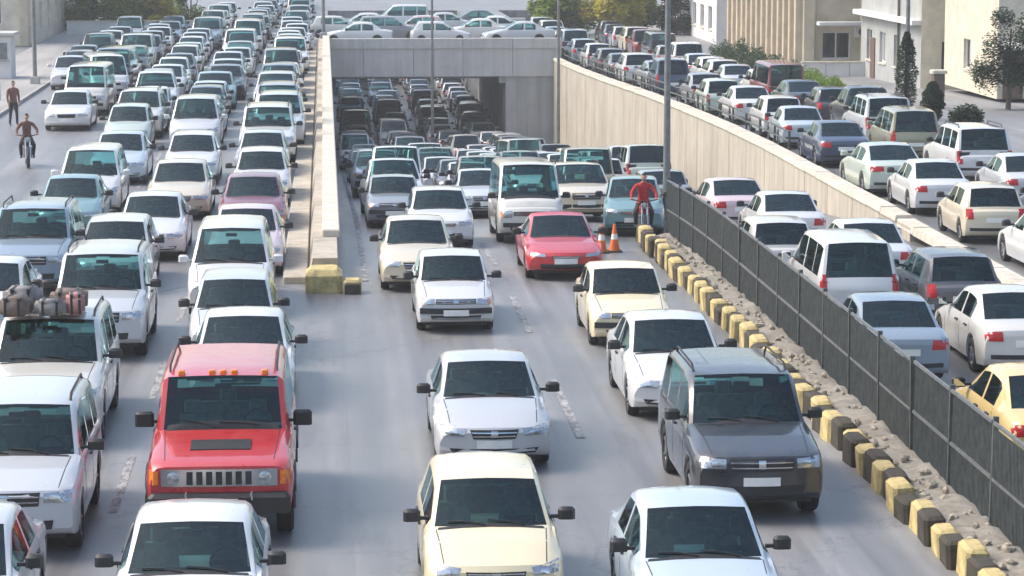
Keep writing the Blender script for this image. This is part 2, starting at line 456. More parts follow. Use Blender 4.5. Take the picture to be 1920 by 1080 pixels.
# low railing along the top of the retaining wall
rl = tag(link('wall_railing', None, None, (15.7, 92, 0)), 'low dark steel railing along the top of the retaining wall', 'railing')
ys = frange(92, 164, 3)
for y in ys:
    link('post', MB().box(-0.04, 0.04, -0.04, 0.04, -0.3, 0.75).mesh('post', 'steel_dark'), rl, (wall_x(y) + 0.55 - 15.7, y - 92, wall_top(y)))
for hh in (0.72, 0.4):
    link('rail', MB().tube([(wall_x(y) + 0.55 - 15.7, y - 92, wall_top(y) + hh) for y in ys], 0.035, 6).mesh('rail', 'steel_dark', 40), rl)

# ---- the bridge over the underpass
br = tag(link('road_bridge', None, None, (5, PORTAL, 0)), 'pale concrete road bridge crossing over the underpass', 'bridge')
O = (-5, -PORTAL, 0)
link('deck', MB().box(-0.6, 14.4, PORTAL + 0.35, DECK_END, -1.4, -0.02).mesh('deck', 'grey_concrete'), br, O)
for x0, x1 in zip(frange(-0.62, 14.4, 3)[:-1], frange(-0.62, 14.4, 3)[1:]):
    link('edge_beam', MB().box(x0 + 0.012, x1 - 0.012, PORTAL - 0.02, PORTAL + 0.35, -1.7, 0.0).mesh('edge_beam', 'pale_concrete'), br, O)
    link('parapet_panel', MB().cbox(x0 + 0.015, x1 - 0.015, PORTAL - 0.1, PORTAL + 0.2, 0.003, 0.62, 0.03).mesh('parapet_panel', 'pale_concrete'), br, O)
    link('parapet_panel', MB().cbox(x0 + 0.015, x1 - 0.015, DECK_END - 0.3, DECK_END, 0.003, 0.62, 0.03).mesh('parapet_panel', 'pale_concrete'), br, O)
link('road_surface', MB().add([(-0.6, PORTAL + 0.25, 0.004), (14.4, PORTAL + 0.25, 0.004), (14.4, DECK_END - 0.31, 0.004), (-0.6, DECK_END - 0.31, 0.004)], [(0, 1, 2, 3)]).mesh('road_surface', 'asphalt'), br, O)
link('abutment', MB().box(11.0, 14.6, PORTAL + 0.1, DECK_END, FLOOR - 0.3, -1.41).mesh('abutment', 'grey_concrete'), br, O)
link('girder', MB().box(0.35, 10.98, PORTAL + 3, PORTAL + 4, -2.0, -1.41).mesh('girder', 'grey_concrete'), br, O)
link('bearing_shelf', MB().box(10.6, 11.0, PORTAL + 0.2, DECK_END - 0.5, -2.1, -1.72).mesh('bearing_shelf', 'grey_concrete'), br, O)
# roof of the tunnel beyond and ground between
tr = MB()
tr.box(0.3, RE, 226, 345, -1.0, -0.004)
tr.box(11.0, 14.4, DECK_END, 226, FLOOR, -0.004)
tr.box(0.3, 14.4, 262, 264, FLOOR - 0.5, -1.0)
tr.box(-13.2, 0.28, 226, 227, -1, -0.006)
struct('ground_beyond_bridge', tr, 'asphalt')
struct('road_cross_right', MB().add([(14.4, PORTAL, -0.0), (14.4, DECK_END, -0.0), (19, DECK_END, right_z(190) + 0.006), (19, PORTAL, right_z(165) + 0.006)], [(0, 3, 2, 1)]), 'asphalt')

# ---- painted kerb, sandy verge and dark fence between the two directions
KX = 8.02
kb = tag(link('painted_kerb', None, None, (KX, 28, 0)), 'chunky yellow and black painted kerb beside the sandy verge', 'kerb')
blk = [MB().cbox(0, 0.3, 0.02, 0.63, -0.02, 0.44, 0.05).mesh('kerb_block', m) for m in ('yellow_paint', 'black_paint')]
for i in range(64):
    o = link('kerb_block', blk[i % 2], kb, (random.uniform(-0.05, 0.05), i * 0.65, random.uniform(-0.06, 0.02) - (0.03 if i % 2 else 0)), (random.uniform(-.05, .05), random.uniform(-.07, .07), random.uniform(-0.09, 0.09)))
    o.scale = (1, 1, random.uniform(0.9, 1.05))
mb = MB(); vs, fs = [], []
ys = frange(26, 70, 0.35); nx = 5
for i, y in enumerate(ys):
    for q in range(nx + 1):
        x = lerp(KX + 0.2, 9.2, q / nx)
        hgt = 0.24 + random.uniform(-0.05, 0.06) if 0 < q < nx else (0.2 if q == 0 else 0.02)
        vs.append((x, y, hgt + ramp_z(y)))
for i in range(len(ys) - 1):
    for q in range(nx): a = i * (nx + 1) + q; fs.append((a, a + 1, a + nx + 2, a + nx + 1))
mb.add(vs, fs)
struct('sandy_verge', mb, 'sandy_soil', 60)
# loose stones on the verge
rock_meshes = []
for s_ in range(3):
    bm = bmesh.new(); bmesh.ops.create_icosphere(bm, subdivisions=1, radius=1)
    for v in bm.verts: v.co *= random.uniform(0.7, 1.2)
    me = bpy.data.meshes.new('stone'); bm.to_mesh(me); bm.free(); me.materials.append(MATS['rock']); rock_meshes.append(me)
bmx = MB()
for i in range(230):
    me = random.choice(rock_meshes); y = random.uniform(27, 69.6); x = random.uniform(8.36, 8.85); s_ = random.uniform(0.02, 0.085)
    rot = Matrix.Rotation(random.uniform(0, 6), 3, 'Z')
    bmx.add([tuple(rot @ v.co * s_ + Vector((x, y, 0.26 + ramp_z(y)))) for v in me.vertices], [tuple(p.vertices) for p in me.polygons])
tag(link('verge_stones', bmx.mesh('verge_stones', 'rock')), 'loose stones and rubble scattered along the sandy verge', 'stones', kind='stuff')

fn = tag(link('mesh_fence', None, None, (8.95, 28, 0)), 'dark steel mesh fence on the median beside the sandy verge', 'fence')
PW = 2.5; NP = 17; FH = 1.62
postm = MB().box(-0.035, 0.035, -0.035, 0.035, -0.1, FH + 0.08).mesh('post', 'steel_dark')
railm = MB().box(-0.02, 0.02, 0.04, PW - 0.04, -0.022, 0.022).mesh('rail', 'steel_grey')
inf = MB(); n_b = 34
for i in range(n_b):
    y = 0.05 + (PW - 0.1) * (i + 0.5) / n_b
    inf.box(-0.008, 0.008, y - 0.0125, y + 0.0125, 0.12, FH - 0.05)
for i in range(9):
    z = 0.14 + (FH - 0.22) * i / 8
    inf.box(0.009, 0.016, 0.04, PW - 0.04, z - 0.009, z + 0.009)
infm = inf.mesh('wire_mesh', 'steel_dark')
for i in range(NP + 1):
    y = i * PW
    lean = random.uniform(-0.02, 0.02)
    link('post', postm, fn, (0, y, ramp_z(28 + y)), (0, lean, 0))
    if i < NP:
        sl = math.atan2(ramp_z(28 + y + PW) - ramp_z(28 + y), PW)
        for h in (0.11, 0.85, FH): link('rail', railm, fn, (0, y, h + ramp_z(28 + y)), (sl, lean, 0))
        o = link('wire_mesh', infm, fn, (0, y, ramp_z(28 + y)), (sl, lean, 0)); o['kind'] = 'stuff'

# ---- lamp posts
def lamp_post(x, y, z, h, label, arm=1.0, double=False):
    r = tag(link('lamp_post', None, None, (x, y, z)), label, 'lamp post', 'lamp posts along the roads')
    link('pole', MB().tube([(0, 0, 0), (0, 0, h * 0.5), (0, 0, h)], [0.11, 0.085, 0.055], 10).mesh('pole', 'steel_grey', 40), r)
    link('base', MB().cbox(-0.22, 0.22, -0.22, 0.22, -0.05, 0.35, 0.03).mesh('base', 'grey_concrete'), r)
    for s in ((-1, 1) if double else (arm,)):
        a = link('arm', MB().tube([(0, 0, h - 0.3), (s * 0.7, 0, h + 0.3), (s * 1.8, 0, h + 0.5)], [0.05, 0.045, 0.04], 8).mesh('arm', 'steel_grey', 40), r)
        link('lamp_head', MB().cbox(s * 2.1 - 0.38, s * 2.1 + 0.38, -0.14, 0.14, h + 0.42, h + 0.58, 0.04).mesh('lamp_head', 'steel_grey'), a)
lamp_post(9.3, 73.5, ramp_z(73.5), 9.5, 'tall grey lamp post just beyond the far end of the mesh fence', double=True)
lamp_post(14.75 - 1.15, 158, ramp_z(158), 14, 'grey lamp post against the wall beside the bridge', arm=-1)
lamp_post(6.45, 163, ramp_z(163), 14, 'thin grey lamp post standing among the cars before the bridge', double=True)
lamp_post(24.2, 112, right_z(112) + 0.13, 9, 'grey lamp post on the right pavement before the cream building', arm=-1)
lamp_post(-0.02, 166, 0.6, 10, 'grey lamp post where the dividing wall meets the bridge', double=True)
lamp_post(-13.75, 131, 0.14, 9, 'dark lamp post on the left pavement before the beige building', arm=1)

# ================================================================== VEHICLES
def spec(**k):
    d = dict(L=4.5, W=1.74, H=1.44, zs=0.2, zhf=0.72, zc=0.95, zr=None, cowl=1.25, hdr=2.0, rr=3.2, rwb=3.85, ztr=1.0, ztl=0.93,
             belt=0.93, roofw=0.68, wsw=0.80, wf=0.84, wr=3.5, wheel=0.31, bpil=2.55, cpil=3.3, noseplan=0.24, crown=0.03, arch=1.17,
             lamp=None, tail=None, grille=None, intake=None, kind='sedan', rails=False, mirror_dark=True, liner_back=None)
    d.update(k); d['zr'] = d['zr'] or d['H']; return d
SPECS = {
 'saloon': spec(lamp=[(0.45, 0.555), (0.79, 0.57), (0.81, 0.70), (0.41, 0.67)], grille=[(-0.31, 0.52), (0.31, 0.52), (0.36, 0.66), (-0.36, 0.66)],
                intake=[(-0.58, 0.25), (0.58, 0.25), (0.66, 0.37), (-0.66, 0.37)], tail=[(0.48, 0.68), (0.80, 0.68), (0.82, 0.85), (0.5, 0.85)]),
 'old_saloon': spec(L=4.05, W=1.62, H=1.44, zhf=0.76, zc=0.95, cowl=1.12, hdr=1.72, rr=3.0, rwb=3.5, ztr=1.0, ztl=0.96, belt=0.92, roofw=0.73, wsw=0.83,
                wf=0.72, wr=3.1, wheel=0.29, bpil=2.3, cpil=3.02, noseplan=0.12,
                lamp=[(0.44, 0.60), (0.72, 0.60), (0.73, 0.72), (0.44, 0.72)], grille=[(-0.41, 0.61), (0.41, 0.61), (0.41, 0.71), (-0.41, 0.71)],
                intake=[(-0.5, 0.30), (0.5, 0.30), (0.52, 0.38), (-0.52, 0.38)], tail=[(0.46, 0.70), (0.72, 0.70), (0.73, 0.86), (0.46, 0.86)]),
 'hatchback': spec(L=3.95, W=1.68, H=1.48, zhf=0.76, zc=0.98, cowl=1.05, hdr=1.75, rr=3.45, rwb=3.8, ztr=0.98, ztl=0.92, belt=0.95, roofw=0.69, wsw=0.82,
                wf=0.76, wr=3.25, wheel=0.3, bpil=2.35, cpil=3.15, noseplan=0.2,
                lamp=[(0.46, 0.60), (0.76, 0.62), (0.77, 0.74), (0.42, 0.70)], grille=[(-0.34, 0.58), (0.34, 0.58), (0.36, 0.66), (-0.36, 0.66)],
                intake=[(-0.48, 0.28), (0.48, 0.28), (0.52, 0.40), (-0.52, 0.40)], tail=[(0.58, 0.66), (0.78, 0.66), (0.76, 0.92), (0.6, 0.92)]),
 'saloon_b': spec(L=4.7, W=1.8, H=1.47, zhf=0.76, zc=0.98, cowl=1.3, hdr=2.1, rr=3.35, rwb=4.1, ztr=1.04, ztl=0.98, belt=0.96, roofw=0.69, wf=0.9, wr=3.65, wheel=0.32, bpil=2.7, cpil=3.45, noseplan=0.27, mirror_dark=False,
                lamp=[(0.42, 0.63), (0.80, 0.66), (0.82, 0.745), (0.40, 0.715)], grille=[(-0.36, 0.52), (0.36, 0.52), (0.34, 0.70), (-0.34, 0.70)],
                intake=[(-0.66, 0.26), (0.66, 0.26), (0.6, 0.40), (-0.6, 0.40)], tail=[(0.44, 0.76), (0.82, 0.74), (0.84, 0.9), (0.46, 0.9)]),
 'hatchback_b': spec(L=3.75, W=1.62, H=1.5, zhf=0.80, zc=1.0, cowl=0.9, hdr=1.6, rr=3.3, rwb=3.64, ztr=0.96, ztl=0.9, belt=0.95, roofw=0.70, wsw=0.84, wf=0.7, wr=3.1, wheel=0.28, bpil=2.2, cpil=3.0, noseplan=0.16,
                lamp=[(0.42, 0.60), (0.72, 0.62), (0.74, 0.77), (0.46, 0.75)], grille=[(-0.3, 0.66), (0.3, 0.66), (0.3, 0.71), (-0.3, 0.71)],
                intake=[(-0.6, 0.30), (0.6, 0.30), (0.6, 0.46), (-0.6, 0.46)], tail=[(0.58, 0.60), (0.74, 0.60), (0.72, 0.9), (0.6, 0.9)]),
 'crossover': spec(L=4.4, W=1.83, H=1.68, zs=0.26, zhf=0.9, zc=1.1, cowl=1.2, hdr=1.95, rr=3.95, rwb=4.28, ztr=1.1, ztl=1.0, belt=1.07, roofw=0.70, wsw=0.83, wf=0.84, wr=3.5, wheel=0.35, bpil=2.55, cpil=3.4, noseplan=0.22, rails=True,
                lamp=[(0.50, 0.72), (0.82, 0.76), (0.85, 0.87), (0.46, 0.82)], grille=[(-0.40, 0.66), (0.40, 0.66), (0.42, 0.84), (-0.42, 0.84)],
                intake=[(-0.7, 0.36), (0.7, 0.36), (0.66, 0.52), (-0.66, 0.52)], tail=[(0.6, 0.8), (0.85, 0.8), (0.84, 1.0), (0.62, 1.0)]),
 'coupe': spec(L=4.35, W=1.76, H=1.33, zhf=0.66, zc=0.86, cowl=1.4, hdr=2.15, rr=2.9, rwb=3.75, ztr=0.92, ztl=0.88, belt=0.86, roofw=0.65,
                wf=0.86, wr=3.45, bpil=2.75, cpil=3.1, noseplan=0.3,
                lamp=[(0.46, 0.53), (0.78, 0.56), (0.8, 0.63), (0.46, 0.60)], grille=[(-0.3, 0.50), (0.3, 0.50), (0.32, 0.56), (-0.32, 0.56)],
                intake=[(-0.55, 0.26), (0.55, 0.26), (0.58, 0.38), (-0.58, 0.38)], tail=[(0.4, 0.64), (0.8, 0.64), (0.82, 0.78), (0.4, 0.78)]),
 'suv': spec(L=4.75, W=1.87, H=1.84, zs=0.3, zhf=0.98, zc=1.18, cowl=1.35, hdr=1.95, rr=4.35, rwb=4.62, ztr=1.15, ztl=1.0, belt=1.15, roofw=0.74, wsw=0.84,
                wf=0.88, wr=3.65, wheel=0.37, bpil=2.6, cpil=3.55, noseplan=0.16, rails=True,
                lamp=[(0.50, 0.78), (0.84, 0.78), (0.86, 0.93), (0.50, 0.91)], grille=[(-0.44, 0.74), (0.44, 0.74), (0.46, 0.92), (-0.46, 0.92)],
                intake=[(-0.6, 0.42), (0.6, 0.42), (0.62, 0.54), (-0.62, 0.54)], tail=[(0.70, 0.72), (0.88, 0.72), (0.86, 1.12), (0.72, 1.12)]),
 'minivan': spec(L=4.55, W=1.78, H=1.78, zs=0.22, zhf=0.82, zc=1.08, cowl=0.98, hdr=1.75, rr=4.2, rwb=4.45, ztr=1.05, ztl=0.95, belt=1.03, roofw=0.70, wsw=0.86,
                wf=0.82, wr=3.55, wheel=0.32, bpil=2.5, cpil=3.5, noseplan=0.22, mirror_dark=False,
                lamp=[(0.46, 0.66), (0.80, 0.68), (0.82, 0.82), (0.44, 0.76)], grille=[(-0.36, 0.62), (0.36, 0.62), (0.4, 0.72), (-0.4, 0.72)],
                intake=[(-0.5, 0.30), (0.5, 0.30), (0.55, 0.42), (-0.55, 0.42)], tail=[(0.68, 0.68), (0.84, 0.68), (0.82, 1.1), (0.70, 1.1)]),
 'van': spec(L=4.8, W=1.76, H=2.0, zs=0.25, zhf=0.92, zc=1.14, cowl=0.42, hdr=1.0, rr=4.65, rwb=4.74, ztr=1.05, ztl=1.0, belt=1.08, roofw=0.76, wsw=0.88,
                wf=0.95, wr=3.75, wheel=0.33, bpil=1.75, cpil=3.9, noseplan=0.12,
                lamp=[(0.50, 0.66), (0.80, 0.66), (0.81, 0.83), (0.50, 0.83)], grille=[(-0.46, 0.70), (0.46, 0.70), (0.46, 0.81), (-0.46, 0.81)],
                intake=[(-0.55, 0.34), (0.55, 0.34), (0.55, 0.44), (-0.55, 0.44)], tail=[(0.70, 0.62), (0.84, 0.62), (0.84, 1.02), (0.70, 1.02)]),
 'pickup': spec(L=5.2, W=1.85, H=1.76, zs=0.34, zhf=0.98, zc=1.16, cowl=1.45, hdr=2.05, rr=3.3, rwb=3.42, ztr=1.1, ztl=1.1, belt=1.12, roofw=0.68, wsw=0.84,
                wf=0.92, wr=4.1, wheel=0.38, bpil=2.62, cpil=3.2, noseplan=0.2,
                lamp=[(0.54, 0.72), (0.82, 0.74), (0.85, 0.92), (0.52, 0.88)], grille=[(-0.46, 0.66), (0.46, 0.66), (0.48, 0.88), (-0.48, 0.88)],
                intake=[(-0.72, 0.42), (0.72, 0.42), (0.72, 0.6), (-0.72, 0.6)], tail=[(0.74, 0.72), (0.9, 0.72), (0.9, 1.04), (0.74, 1.04)]),
 'boxy_suv': spec(L=4.8, W=2.06, H=2.02, zs=0.42, zhf=1.12, zc=1.28, cowl=1.5, hdr=1.82, rr=4.6, rwb=4.72, ztr=1.3, ztl=1.2, belt=1.26, roofw=0.76, wsw=0.82,
                wf=0.86, wr=3.85, wheel=0.42, bpil=2.55, cpil=3.5, noseplan=0.06, rails=True, crown=0.02,
                intake=[(-0.8, 0.46), (0.8, 0.46), (0.8, 0.66), (-0.8, 0.66)], tail=[(0.78, 0.85), (0.94, 0.85), (0.94, 1.1), (0.78, 1.1)]),
}

def patch(bvh, L, side, quad, nu=6, nv=3, out=0.012, thick=0.03, sx=1, smooth=True):
    """a solid shell lying on the body: quad in (across, up) seen from the front, back, side or top"""
    a, b, c, d = [Vector((q[0] * (sx if side in 'FR' else 1), q[1])) for q in quad]
    g, last = [], None
    for jv in range(nv + 1):
        row = []
        for iu in range(nu + 1):
            p = a.lerp(b, iu / nu).lerp(d.lerp(c, iu / nu), jv / nv)
            if side == 'F': o, dr = Vector((p.x, -9, p.y)), Vector((0, 1, 0))
            elif side == 'R': o, dr = Vector((p.x, 9, p.y)), Vector((0, -1, 0))
            elif side == 'T': o, dr = Vector((p.x, p.y, 9)), Vector((0, 0, -1))
            else: o, dr = Vector((9 * sx, p.x, p.y)), Vector((-sx, 0, 0))
            h = bvh.ray_cast(o, dr)[0]
            if h is None: h = last if last is not None else o + dr * (9 - L / 2)
            h = Vector(h); last = h
            row.append((h, dr))
        g.append(row)
    mb = MB(); vs, fs = [], []; m = nu + 1; N = (nu + 1) * (nv + 1)
    for lay in (0, 1):
        for row in g:
            for h, dr in row: vs.append(tuple(h - dr * (out if lay == 0 else out - thick)))
    for jv in range(nv):
        for iu in range(nu):
            q = jv * m + iu
            fs.append((q, q + 1, q + m + 1, q + m)); fs.append((N + q, N + q + m, N + q + m + 1, N + q + 1))
    ed = [(i, i + 1) for i in range(nu)] + [(nv * m + i + 1, nv * m + i) for i in range(nu)] + [((i + 1) * m, i * m) for i in range(nv)] + [(i * m + nu, (i + 1) * m + nu) for i in range(nv)]
    for p, q in ed: fs.append((p, q, N + q, N + p))
    mb.add(vs, fs); return mb

def build_type(tn):
    S = SPECS[tn]; L, W, h = S['L'], S['W'], S['W'] / 2
    zr, zc, zhf, co, hd, rr, rb = S['zr'], S['zc'], S['zhf'], S['cowl'], S['hdr'], S['rr'], S['rwb']
    rw_, ww = S['roofw'], S['wsw']
    box = tn == 'boxy_suv'
    ZT = [(0, zhf - (0.05 if box else 0.10)), (0.05, zhf - 0.03), (0.14, zhf), (co * 0.55, lerp(zhf, zc, 0.62)), (co, zc), (hd, zr - 0.05), (hd + 0.35, zr - 0.01), ((hd + rr) / 2, zr), (rr - 0.25, zr - 0.015), (rr, zr - 0.05),
          (rb, S['ztr']), (max(rb + 0.01, L - 0.12), S['ztl']), (L - 0.03, S['ztl'] - 0.05), (L, S['ztl'] - 0.14)]
    ZB = [(0, zhf - 0.18), (0.14, zhf - 0.06), (co, zc - 0.05), (co + 0.3, S['belt']), (rb, S['belt'] + 0.01), (max(rb + 0.01, L - 0.12), S['ztl'] - 0.06), (L, S['ztl'] - 0.2)]
    e = 1.0 if not box else 1.08
    W2 = [(0, .66 * e), (.2, .72 * e), (co, ww), (hd, rw_), (rr, rw_ - 0.01), (rb, min(0.8, rw_ + 0.1)), (L - .1, .74), (L, .70)]
    W3 = [(0, .76 * e), (.2, .81 * e), (co, ww + .06), (hd, rw_ + .07), (rr, rw_ + .07), (rb, min(.87, rw_ + .17)), (L - .1, .82), (L, .78)]
    W4 = [(0, .82 * e), (.2, .86 * e), (co, ww + .075), (hd, rw_ + .10), (rr, rw_ + .10), (rb, min(.9, rw_ + .2)), (L, .84)]
    W5 = [(0, .86), (.2, .92), (co, .93), (hd, .94), (rb, .94), (L - .1, .92), (L, .87)]
    HW = [(0, .92), (.12, .965), (.4, 1.0), (L - .5, 1.0), (L - .12, .97), (L, .93)]
    CT = [(0, S['noseplan']), (.5, S['noseplan'] * .55), (co, .15 if not box else .04), (hd, .10 if not box else .03), ((hd + rr) / 2, 0), (rr, -.06), (rb, -.09), (L, -.13)]
    CL = [(0, S['noseplan']), (.75, 0.0), (L - .7, 0), (L, -.13)]
    zs0 = S['zs']
    arches = []
    Ra = S['wheel'] * S['arch']
    for c in (S['wf'], S['wr']):
        arches.append(c)
    st = {0, .05, .14, .3, co * .55, co, (co + hd) / 2, hd, hd + .35, (hd + rr) / 2, S['bpil'] - .05, S['bpil'] + .05, S['cpil'], rr - .25, rr, (rr + rb) / 2, rb, L - .12, L - .03, L, co + .22}
    for c in arches:
        for q in (-1.02, -.999, -.9, -.72, -.4, 0, .4, .72, .9, .999, 1.02): st.add(c + q * Ra)
    st = sorted(s for s in st if 0 <= s <= L)
    S2 = [st[0]]
    for s in st[1:]:
        if s - S2[-1] > 0.004: S2.append(s)
    st = S2
    def arch_z(s):
        for c in arches:
            if abs(s - c) <= Ra * 1.0: return S['wheel'] + math.sqrt(max(0, Ra * Ra - (s - c) ** 2)), True
        return None, False
    def section(s):
        zt = pw(ZT, s); zb = min(pw(ZB, s), zt - 0.03); hw = pw(HW, s) * h
        cab = clamp((s - co) / (hd - co)) if s < hd else clamp((rb - s) / max(0.05, rb - rr)) if s > rr else 1
        cr = S['crown'] * (0.5 + 0.5 * cab)
        zs = pw([(0, zs0 + .12), (.07, zs0 + .03), (.2, zs0), (L - .2, zs0), (L - .05, zs0 + .06), (L, zs0 + .16)], s)
        az, ina = arch_z(s)
        zsx = max(zs, az) if ina else zs
        w2, w3, w4, w5 = pw(W2, s) * h, pw(W3, s) * h, pw(W4, s) * h, pw(W5, s) * h
        z2 = zt - cr; z3 = z2 - lerp(.015, .045, cab)
        z4 = lerp(lerp(z3, zb, .5), z3 - .05, cab)
        z4 = max(z4, zb + 0.004); z3 = max(z3, z4 + .003)
        zbody = zb - .06
        z7 = lerp(zs0, zb, .62); z8 = lerp(zs0, zb, .25)
        z7 = lerp(zhf - .3, z7, clamp(s / .3)) if s < .3 else z7
        z8 = max(z8, zsx + .03); z7 = max(z7, z8 + .03); z6 = max(zbody, z7 + .02); zb = max(zb, z6 + .01)
        z4 = max(z4, zb + .004); z3 = max(z3, z4 + .003)
        w6 = lerp(w5, hw, .6)
        rows = [(0, zt), (w2 * .5, zt - cr * .3), (w2, z2), (w3, z3), (w4, z4), (w5, zb), (w6, z6), (hw, z7), (hw * .995, z8), (hw - .035, zsx), (hw - .2, zsx + .01), (0, zsx + .01)]
        ct, cl = pw(CT, s), pw(CL, s)
        res = []
        for k, (x, z) in enumerate(rows):
            c = ct if k <= 4 else (lerp(ct, cl, .5) if k == 5 else cl)
            res.append((x, s + c * (x / h) ** 2 - L / 2, z))
        return res
    secs = [section(s) for s in st]; NR = 12
    vs, fs, tg = [], [], []
    idx = {}
    for i, sec in enumerate(secs):
        for k, (x, y, z) in enumerate(sec):
            for sg in ((1,) if x == 0 else (1, -1)):
                idx[i, k, sg] = len(vs); vs.append((x * sg, y, z))
            if x == 0: idx[i, k, -1] = idx[i, k, 1]
    def gtag(k, s0, s1, sg):
        m = (s0 + s1) / 2
        if k <= 1 and co < m < hd: return 'windshield'
        if k <= 1 and rr < m < rb: return 'rear_window'
        if k == 4:
            if co + .2 < m < S['bpil'] - .05: return 'side_window', sg, 0
            if S['bpil'] + .05 < m < S['cpil']: return 'side_window', sg, 1
            if tn in ('suv', 'minivan', 'van', 'boxy_suv', 'crossover') and S['cpil'] + .06 < m < rr - .1: return 'side_window', sg, 2
        if tn == 'pickup' and k <= 1 and rb + .05 < m < L - .1: return 'bed_hole'
        return 'body'
    groups = {}
    for i in range(len(st) - 1):
        for k in range(NR - 1):
            for sg in (1, -1):
                q = [idx[i, k, sg], idx[i + 1, k, sg], idx[i + 1, k + 1, sg], idx[i, k + 1, sg]]
                q2 = []
                for v in q:
                    if v not in q2: q2.append(v)
                if len(q2) < 3: continue
                groups.setdefault(gtag(k, st[i], st[i + 1], sg), []).append(tuple(q2))
    # nose and tail
    for i in (0, len(st) - 1):
        sec = secs[i]; prev = None
        c0 = pw(CT if i == 0 else CT, st[i])
        for k in range(2, 12):
            if k == 2: row = [idx[i, 2, -1], idx[i, 1, -1], idx[i, 0, 1], idx[i, 1, 1], idx[i, 2, 1]]
            else:
                x, y, z = sec[k] if k < 11 else (0, 0, 0)
                if k >= 10: continue
                row = [idx[i, k, -1]]
                for t in (-.5, 0, .5):
                    row.append(len(vs)); vs.append((x * t, st[i] + c0 * (x * t / h) ** 2 - L / 2, z))
                row.append(idx[i, k, 1])
            if prev:
                for a in range(4): groups['body'].append((prev[a], prev[a + 1], row[a + 1], row[a]))
            prev = row
    def sub(faces, name, mats, inset=0, smooth=32, close=False):
        used = {}; v2, f2 = [], []
        for f in faces:
            nf = []
            for v in f:
                if v not in used: used[v] = len(v2); v2.append(vs[v])
                nf.append(used[v])
            f2.append(nf)
        me = bpy.data.meshes.new(name); bm = bmesh.new()
        bv = [bm.verts.new(p) for p in v2]
        for f in f2:
            try: bm.faces.new([bv[k] for k in f])
            except ValueError: pass
        bmesh.ops.remove_doubles(bm, verts=bm.verts, dist=0.0008)
        bmesh.ops.recalc_face_normals(bm, faces=bm.faces)
        if inset:
            r = bmesh.ops.inset_region(bm, faces=list(bm.faces), thickness=inset, depth=0, use_even_offset=True)
            for f in r['faces']: f.material_index = 1
            cen = Vector((0, 0, S['belt']))
            for f in bm.faces:
                f.normal_update()
            ctr = sum((f.calc_center_median() for f in bm.faces), Vector()) / len(bm.faces)
            n = sum((f.normal for f in bm.faces), Vector())
            if n.dot(ctr - Vector((0, 0, 0.6))) < 0: bmesh.ops.reverse_faces(bm, faces=bm.faces)
        bm.to_mesh(me); bm.free()
        for m in mats: me.materials.append(MATS[m])
        me.polygons.foreach_set('use_smooth', [True] * len(me.polygons)); me.set_sharp_from_angle(angle=R(smooth))
        return me
    P = []        # (name, mesh, location, level, paint?, side, subparts)   level 0 all, 1 mid, 2 near
    body = sub(groups['body'], 'body', ['paint'])
    P.append(('body', body, (0, 0, 0), 0, True, '', []))
    allf = [f for g_ in groups.values() for f in g_]
    bvh = BVHTree.FromPolygons([Vector(v) for v in vs], allf)
    P.append(('windshield', sub(groups['windshield'], 'windshield', ['car_glass', 'black_trim'], .03), (0, 0, 0), 0, False, '', []))
    P.append(('rear_window', sub(groups['rear_window'], 'rear_window', ['car_glass', 'black_trim'], .03), (0, 0, 0), 0, False, '', []))
    for key, g_ in groups.items():
        if isinstance(key, tuple): P.append(('side_window', sub(g_, 'side_window', ['car_glass', 'black_trim'], .022), (0, 0, 0), 0, False, '', []))
    # cabin: tub, liner
    mb = MB(); xi = h * .86; zf = S['zs'] + .16; yb0, yb1 = co - L / 2 - .12, (rb if tn == 'pickup' else min(rb, L - .1)) - L / 2 - .02
    zt_ = S['belt'] - .07
    mb.add([(-xi, yb0, zf), (xi, yb0, zf), (xi, yb1, zf), (-xi, yb1, zf), (-xi, yb0, zt_), (xi, yb0, zt_), (xi, yb1, zt_), (-xi, yb1, zt_)],
           [(0, 1, 2, 3), (0, 3, 7, 4), (1, 5, 6, 2), (0, 4, 5, 1), (3, 2, 6, 7)])
    r1 = h * (rw_ - .02)
    mb.add([(-r1, hd - L / 2 + .12, zr - .12), (r1, hd - L / 2 + .12, zr - .12), (r1, rr - L / 2 - .05, zr - .12), (-r1, rr - L / 2 - .05, zr - .12)], [(0, 1, 2, 3)], 1)
    P.append(('cabin_liner', mb.mesh('cabin_liner', ['cabin_dark', 'headliner']), (0, 0, 0), 0, False, '', []))
    mb = MB().cbox(-xi * .98, xi * .98, co - L / 2 + .03, co - L / 2 + .5, zf + .2, S['belt'] - .02, .05)
    P.append(('dashboard', mb.mesh('dashboard', 'cabin_dark'), (0, 0, 0), 1, False, '', []))
    def seat(wd):
        mb = MB(); mb.cbox(-wd, wd, -.25, .27, 0, .16, .05)
        a = [(-wd * .95, .2, .1), (wd * .95, .2, .1), (wd * .95, .36, .1), (-wd * .95, .36, .1), (-wd * .8, .38, .66), (wd * .8, .38, .66), (wd * .8, .48, .66), (-wd * .8, .48, .66)]
        mb.add(a, [(0, 3, 2, 1), (4, 5, 6, 7), (0, 1, 5, 4), (1, 2, 6, 5), (2, 3, 7, 6), (3, 0, 4, 7)])
        mb.cbox(-min(.13, wd), min(.13, wd), .40, .49, .68, .86, .03); return mb.mesh('seat', 'seat_fabric')
    sm = seat(.24); sz = S['belt'] - .62
    for x in (-.4, .4): P.append(('seat', sm, (x * h / .87, hd - L / 2 + .28, sz), 1, False, '', []))
    if rr - hd > .8: P.append(('rear_bench', seat(.6), (0, min(rr, hd + 1.35) - L / 2 - (.15 if tn in ('saloon', 'old_saloon', 'coupe') else 0), sz - .02), 1, False, '', []))
    sw = MB(); ringp = [(.185 * math.cos(a), 0, .185 * math.sin(a)) for a in [2 * math.pi * k / 14 for k in range(15)]]
